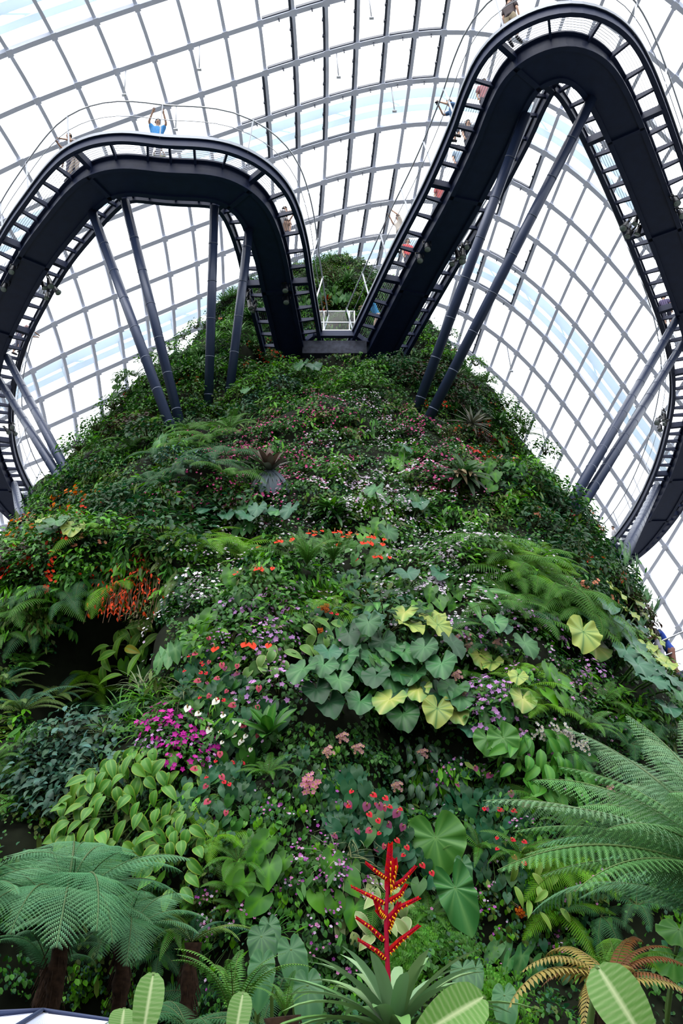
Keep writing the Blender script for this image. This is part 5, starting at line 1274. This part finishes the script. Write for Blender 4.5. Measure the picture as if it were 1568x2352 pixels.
def build_pose(key):
    """figure facing +Y, feet at z = 0, 1.68 m tall"""
    if key in POSES: return POSES[key]
    V3 = Vector; lean = {'lean': .28, 'photo': .12, 'walk': .06, 'stand': .02, 'high': .02, 'crouch': .35}[key]
    dz = -.42 if key == 'crouch' else 0
    pel = V3((0, 0, .93 + dz)); waist = pel + V3((0, lean * .3, .14)); ch = pel + V3((0, lean * .8, .36)); nk = pel + V3((0, lean * 1.15, .54)); hd0 = pel + V3((0, lean * 1.35 + .01, .60)); hd = pel + V3((0, lean * 1.4 + .02, .672))
    J = {'pel': (pel, (.15, .11)), 'waist': (waist, (.135, .10)), 'ch': (ch, (.165, .115)), 'nk': (nk, .055), 'hd0': (hd0, (.062, .07)), 'hd': (hd, (.082, .098)), 'crown': (hd + V3((0, -.01, .07)), (.068, .08)), 'nose': (hd + V3((0, .088, -.008)), .013)}
    for s, n in ((-1, 'l'), (1, 'r')):
        st = {'walk': .16 * s, 'stand': .02 * s, 'lean': .1 * s}.get(key, .03 * s)
        J['hip' + n] = (pel + V3((.09 * s, 0, -.06)), .09)
        if key == 'crouch': kn = V3((.16 * s, .32, .46)); an = V3((.12 * s, .02, .09))
        else: kn = V3((.10 * s, st * .5 + .04, .49)); an = V3((.10 * s, st, .09))
        J['kn' + n] = (kn, .06); J['cf' + n] = (kn.lerp(an, .35) + V3((0, -.02, 0)), .058); J['an' + n] = (an, .04); J['toe' + n] = (V3((an.x * 1.15, an.y + .15, .04)), (.042, .03))
        sh = ch + V3((.165 * s, 0, .10)); J['sh' + n] = (sh, .055)
        el, wr = {'lean': ((.24 * s, .24, -.18), (.12 * s, .46, -.20)), 'photo': ((.22 * s, .22, -.12), (.07 * s, .42, .10)), 'high': ((.25 * s, .12, .12), (.16 * s, .28, .34)),
                  'walk': ((.22 * s, -.06 * s, -.27), (.22 * s, .08 - .06 * s, -.50)), 'stand': ((.21 * s, 0, -.28), (.20 * s, .08, -.52)), 'crouch': ((.22 * s, .26, -.10), (.08 * s, .40, .02))}[key]
        el = ch + V3(el) + V3((0, 0, .08)); wr = ch + V3(wr) + V3((0, 0, .08)); d = (wr - el).normalized()
        J['el' + n] = (el, .040); J['wr' + n] = (wr, .026); J['pm' + n] = (wr + d * .055, (.036, .016)); sd = V3((1, 0, 0)); sd = (sd - d * sd.dot(d)).normalized(); up = sd.cross(d); kn_ = wr + d * .085
        for k, (o, L) in enumerate(((-.030, .062), (-.010, .074), (.011, .068), (.030, .052))):
            a = kn_ + sd * o; m_ = a + d * L * .55 - up * .006; e = m_ + (d - up * .7).normalized() * L * .45
            J['k%d' % k + n] = (a, .010); J['m%d' % k + n] = (m_, .009); J['t%d' % k + n] = (e, .007)
        a = wr + d * .03 - sd * s * .028; J['th' + n] = (a, .012); J['tm' + n] = (a + (d * .6 - sd * s * .8).normalized() * .035, .010); J['tt' + n] = (J['tm' + n][0] + d * .028, .008)
    chains = [['pel', 'waist', 'ch', 'nk', 'hd0', 'hd', 'crown'], ['hd', 'nose']]
    for n in 'lr':
        chains += [['pel', 'hip' + n, 'kn' + n, 'cf' + n, 'an' + n, 'toe' + n], ['ch', 'sh' + n, 'el' + n, 'wr' + n, 'pm' + n], ['wr' + n, 'th' + n, 'tm' + n, 'tt' + n]]
        chains += [['pm' + n, 'k%d' % k + n, 'm%d' % k + n, 't%d' % k + n] for k in range(4)]
    Jb = dict(J)
    for q in ('pel', 'waist', 'ch'): Jb[q] = (J[q][0], tuple(v * .74 for v in J[q][1]))
    for n in 'lr': Jb['sh' + n] = (J['sh' + n][0], .046); Jb['hip' + n] = (J['hip' + n][0], .078)
    body = skin_mesh('figure_body', chains, Jb)
    def fat(names, k): return {q: (J[q][0], tuple(v * k for v in J[q][1]) if hasattr(J[q][1], '__len__') else J[q][1] * k) for q in names}
    sj = fat(['pel', 'waist', 'ch'], 1.18); sj['shl'] = (J['shl'][0], .082); sj['shr'] = (J['shr'][0], .082)
    for n in 'lr': sj['sl' + n] = (J['sh' + n][0].lerp(J['el' + n][0], .8), .068)
    sj['hem'] = (pel - V3((0, lean * .1, .07)), (.185, .145)); sj['pel'] = (pel, (.182, .14)); sj['col'] = (nk - V3((0, 0, .05)), .07)
    shirt = skin_mesh('figure_shirt', [['hem', 'pel', 'waist', 'ch', 'col'], ['ch', 'shl', 'sll'], ['ch', 'shr', 'slr']], sj)
    tj = fat(['hipl', 'hipr'], 1.12); tj['tw'] = (pel + V3((0, 0, .10)), (.15, .115)); tj['tp'] = (pel + V3((0, 0, .03)), (.155, .12))
    for n in 'lr': tj['kn' + n] = (J['kn' + n][0], .075); tj['cu' + n] = (J['kn' + n][0].lerp(J['an' + n][0], .8), .062)
    tro = skin_mesh('figure_trousers', [['tw', 'tp', 'hipl', 'knl', 'cul'], ['tp', 'hipr', 'knr', 'cur']], tj)
    hm = bmesh.new(); bmesh.ops.create_icosphere(hm, subdivisions=3, radius=1)
    for v in hm.verts:
        f = v.co.copy(); v.co = Vector((f.x * .093, f.y * .108 - .012, f.z * .10 + .04))
        if f.y > .25 and f.z < .45: v.co = Vector((v.co.x * .8, v.co.y * .55, max(v.co.z, .02)))
        if f.z < -.35: v.co.z = -.01
        v.co += hd
    hair = bpy.data.meshes.new('figure_hair'); hm.to_mesh(hair); hm.free()
    for p in hair.polygons: p.use_smooth = True
    em = MB(); mm_ = MB()
    for s in (-1, 1): tube(em, [hd + V3((.03 * s, .078, .012)), hd + V3((.03 * s, .092, .012))], .009, 8); tube(mm_, [hd + V3((.086 * s, .0, -.03)), hd + V3((.096 * s, -.005, .025))], [.012, .015], 6)
    eyes = em.mesh('figure_eyes', EYEM); mouth = MB(); tube(mouth, [hd + V3((-.022, .083, -.045)), hd + V3((0, .089, -.047)), hd + V3((.022, .083, -.045))], .005, 6)
    sh_ = MB()
    for n in 'lr':
        a = J['an' + n][0]; t = J['toe' + n][0]; tube(sh_, [a + V3((0, -.06, -.045)), a + V3((0, .0, -.04)), t + V3((0, -.02, 0)), t + V3((0, .04, -.01))], [.036, .048, .046, .028], 10)
    POSES[key] = dict(body=body, shirt=shirt, trousers=tro, hair=hair, eyes=eyes, ears=mm_.mesh('figure_ears', SKINS[0]), mouth=mouth.mesh('figure_mouth', mat('lip', (.35, .12, .10), .5)), shoes=sh_.mesh('figure_shoes', SHOE), hand=(J['wrl'][0] + J['wrr'][0]) / 2)
    return POSES[key]
CLOTHS = {}
def cm(col):
    if col not in CLOTHS: CLOTHS[col] = cloth('cloth_%d' % len(CLOTHS), col)
    return CLOTHS[col]
def person(key, loc, yaw, shirt, trousers, label, skin=0, hair=True, camera=False, s=1.0):
    P = build_pose(key); root = empty('person', Matrix.Translation(loc) @ Matrix.Rotation(yaw, 4, 'Z') @ Matrix.Scale(s, 4), label, 'person')
    def part(nm, me, m):
        o = link(nm, me, root)
        if not me.materials: me.materials.append(m)
        o.material_slots[0].link = 'OBJECT'; o.material_slots[0].material = m
    part('body', P['body'], SKINS[skin]); part('shirt', P['shirt'], cm(shirt)); part('trousers', P['trousers'], cm(trousers))
    part('hair', P['hair'], HAIRM); part('eyes', P['eyes'], EYEM); part('ears', P['ears'], SKINS[skin]); part('mouth', P['mouth'], CLOTHS.setdefault('lip', mat('lips', (.35, .12, .10), .5))); part('shoes', P['shoes'], SHOE)
    if camera:
        mb = MB(); box(mb, (0, .06, .03), (.12, .05, .08)); tube(mb, [(0, .08, .03), (0, .14, .03)], .03, 10)
        M = Matrix.Translation(loc) @ Matrix.Rotation(yaw, 4, 'Z') @ Matrix.Translation(P['hand'])
        empty_ = link('camera', mb.mesh('hand_camera', M_LAMPBODY)); empty_.matrix_world = M; tag(empty_, 'small black camera held out over the right walkway rail', 'camera')
DECK = ZG + .74
def on_walk(path, N, px, py, off=None):
    """head pixel -> foot point on the deck, kept between the rails; returns location and outward yaw"""
    q = at_z(px, py, DECK + 1.55); k = min(range(len(path)), key=lambda i: (path[i].xy - q.xy).length)
    lat = (q - path[k]).dot(N[k]) if off is None else off
    lat = max(-.98, min(.98, lat)); p = path[k] + N[k] * lat
    return Vector((p.x, p.y, DECK)), N[k], lat
def walker(side, px, py, key, shirt, tr, label, face='out', **kw):
    pth, N = (WLp, WLn) if side == 'L' else (WRp, WRn)
    p, n, lat = on_walk(pth, N, px, py)
    d = n * (1 if lat > 0 else -1)
    if face == 'in': d = -d
    if face == 'along': d = Vector((-n.y, n.x, 0))
    person(key, p, math.atan2(-d.x, d.y), shirt, tr, label, **kw)
walker('R', 1168, 12, 'stand', (.07, .055, .06), (.34, .28, .19), 'person in brown shirt and khaki trousers by the rail atop the right loop', 'in', s=1.1)
walker('R', 1245, 70, 'crouch', (.02, .02, .025), (.03, .03, .04), 'person in dark clothes crouching near the top of the right loop')
walker('R', 1110, 195, 'walk', (.40, .18, .20), (.04, .04, .06), 'person in a pink top and dark trousers on the right walkway under the top bend', 'along', skin=1)
walker('R', 1042, 245, 'photo', (.10, .20, .38), (.05, .06, .10), 'person in a blue shirt taking photos over the right walkway rail', camera=True)
walker('R', 1075, 285, 'stand', (.05, .05, .07), (.03, .03, .05), 'person in a dark top standing just behind the blue-shirted photographer', 'along')
walker('R', 1052, 345, 'stand', (.30, .40, .52), (.10, .12, .20), 'dark-haired person in a pale blue top midway down the right walkway', 'along')
walker('R', 1010, 430, 'walk', (.50, .10, .10), (.10, .08, .08), 'person in a red top lower down the right walkway', 'along', skin=1)
walker('R', 915, 505, 'high', (.55, .50, .45), (.30, .26, .22), 'person in a beige top with raised arms by the right walkway rail')
walker('R', 935, 560, 'stand', (.60, .07, .08), (.05, .05, .08), 'dark-haired person in a bright red shirt low on the right walkway', 'along')
walker('R', 865, 700, 'lean', (.03, .22, .45), (.45, .33, .25), 'person in a turquoise shirt where the right walkway meets the platform')
walker('R', 1500, 690, 'walk', (.10, .08, .16), (.03, .03, .05), 'person in dark purple on the far right walkway', 'along')
walker('R', 1408, 1215, 'stand', (.65, .63, .66), (.10, .08, .30), 'person in a white top and violet trousers on the right walkway near its post')
walker('R', 1382, 1240, 'stand', (.05, .05, .06), (.05, .05, .06), 'person in black half hidden by leaves beside the right walkway post', 'in')
walker('L', 360, 296, 'high', (.06, .26, .60), (.10, .10, .14), 'person in a bright blue shirt with raised arms on top of the left loop', s=1.12)
walker('L', 372, 335, 'crouch', (.30, .36, .10), (.10, .12, .10), 'child in a yellow-green top crouching beside the person in bright blue', 'in', s=.8)
walker('L', 182, 332, 'lean', (.42, .36, .36), (.36, .30, .26), 'person in a beige top leaning at the left corner of the left loop')
walker('L', 168, 348, 'walk', (.30, .26, .28), (.06, .06, .10), 'person in a grey top walking near the left corner of the left loop', 'along', skin=1)
walker('L', 642, 482, 'photo', (.45, .44, .46), (.08, .08, .12), 'dark-haired person in a pale grey shirt where the left loop bends down', 'out')
walker('L', 655, 505, 'walk', (.42, .28, .22), (.05, .06, .10), 'person in a tan top following the pale grey shirt down the left loop', 'along')
walker('L', 76, 752, 'lean', (.45, .30, .30), (.1, .1, .15), 'person looking over the inner rail low on the far left walkway')
walker('L', 78, 1150, 'lean', (.50, .16, .13), (.08, .08, .1), 'person in a red top by the left walkway rail near the orange flowers')
walker('L', 105, 1165, 'stand', (.03, .03, .04), (.03, .03, .04), 'person in black behind the red-topped person near the orange flowers', 'along')
bl = at_y(1543, 1518, 22.3); person('lean', Vector((bl.x, bl.y, at_y(1540, 1562, 22.3).z - .15)), 1.4, (.03, .07, .35), (.20, .10, .08), 'person in a blue patterned shirt on the low footbridge at the right edge')
bl = at_y(1518, 1516, 21.8); person('stand', Vector((bl.x, bl.y, at_y(1510, 1590, 21.8).z - .15)), 1.2, (.28, .28, .34), (.25, .25, .3), 'person in grey behind the blue patterned shirt on the low footbridge')
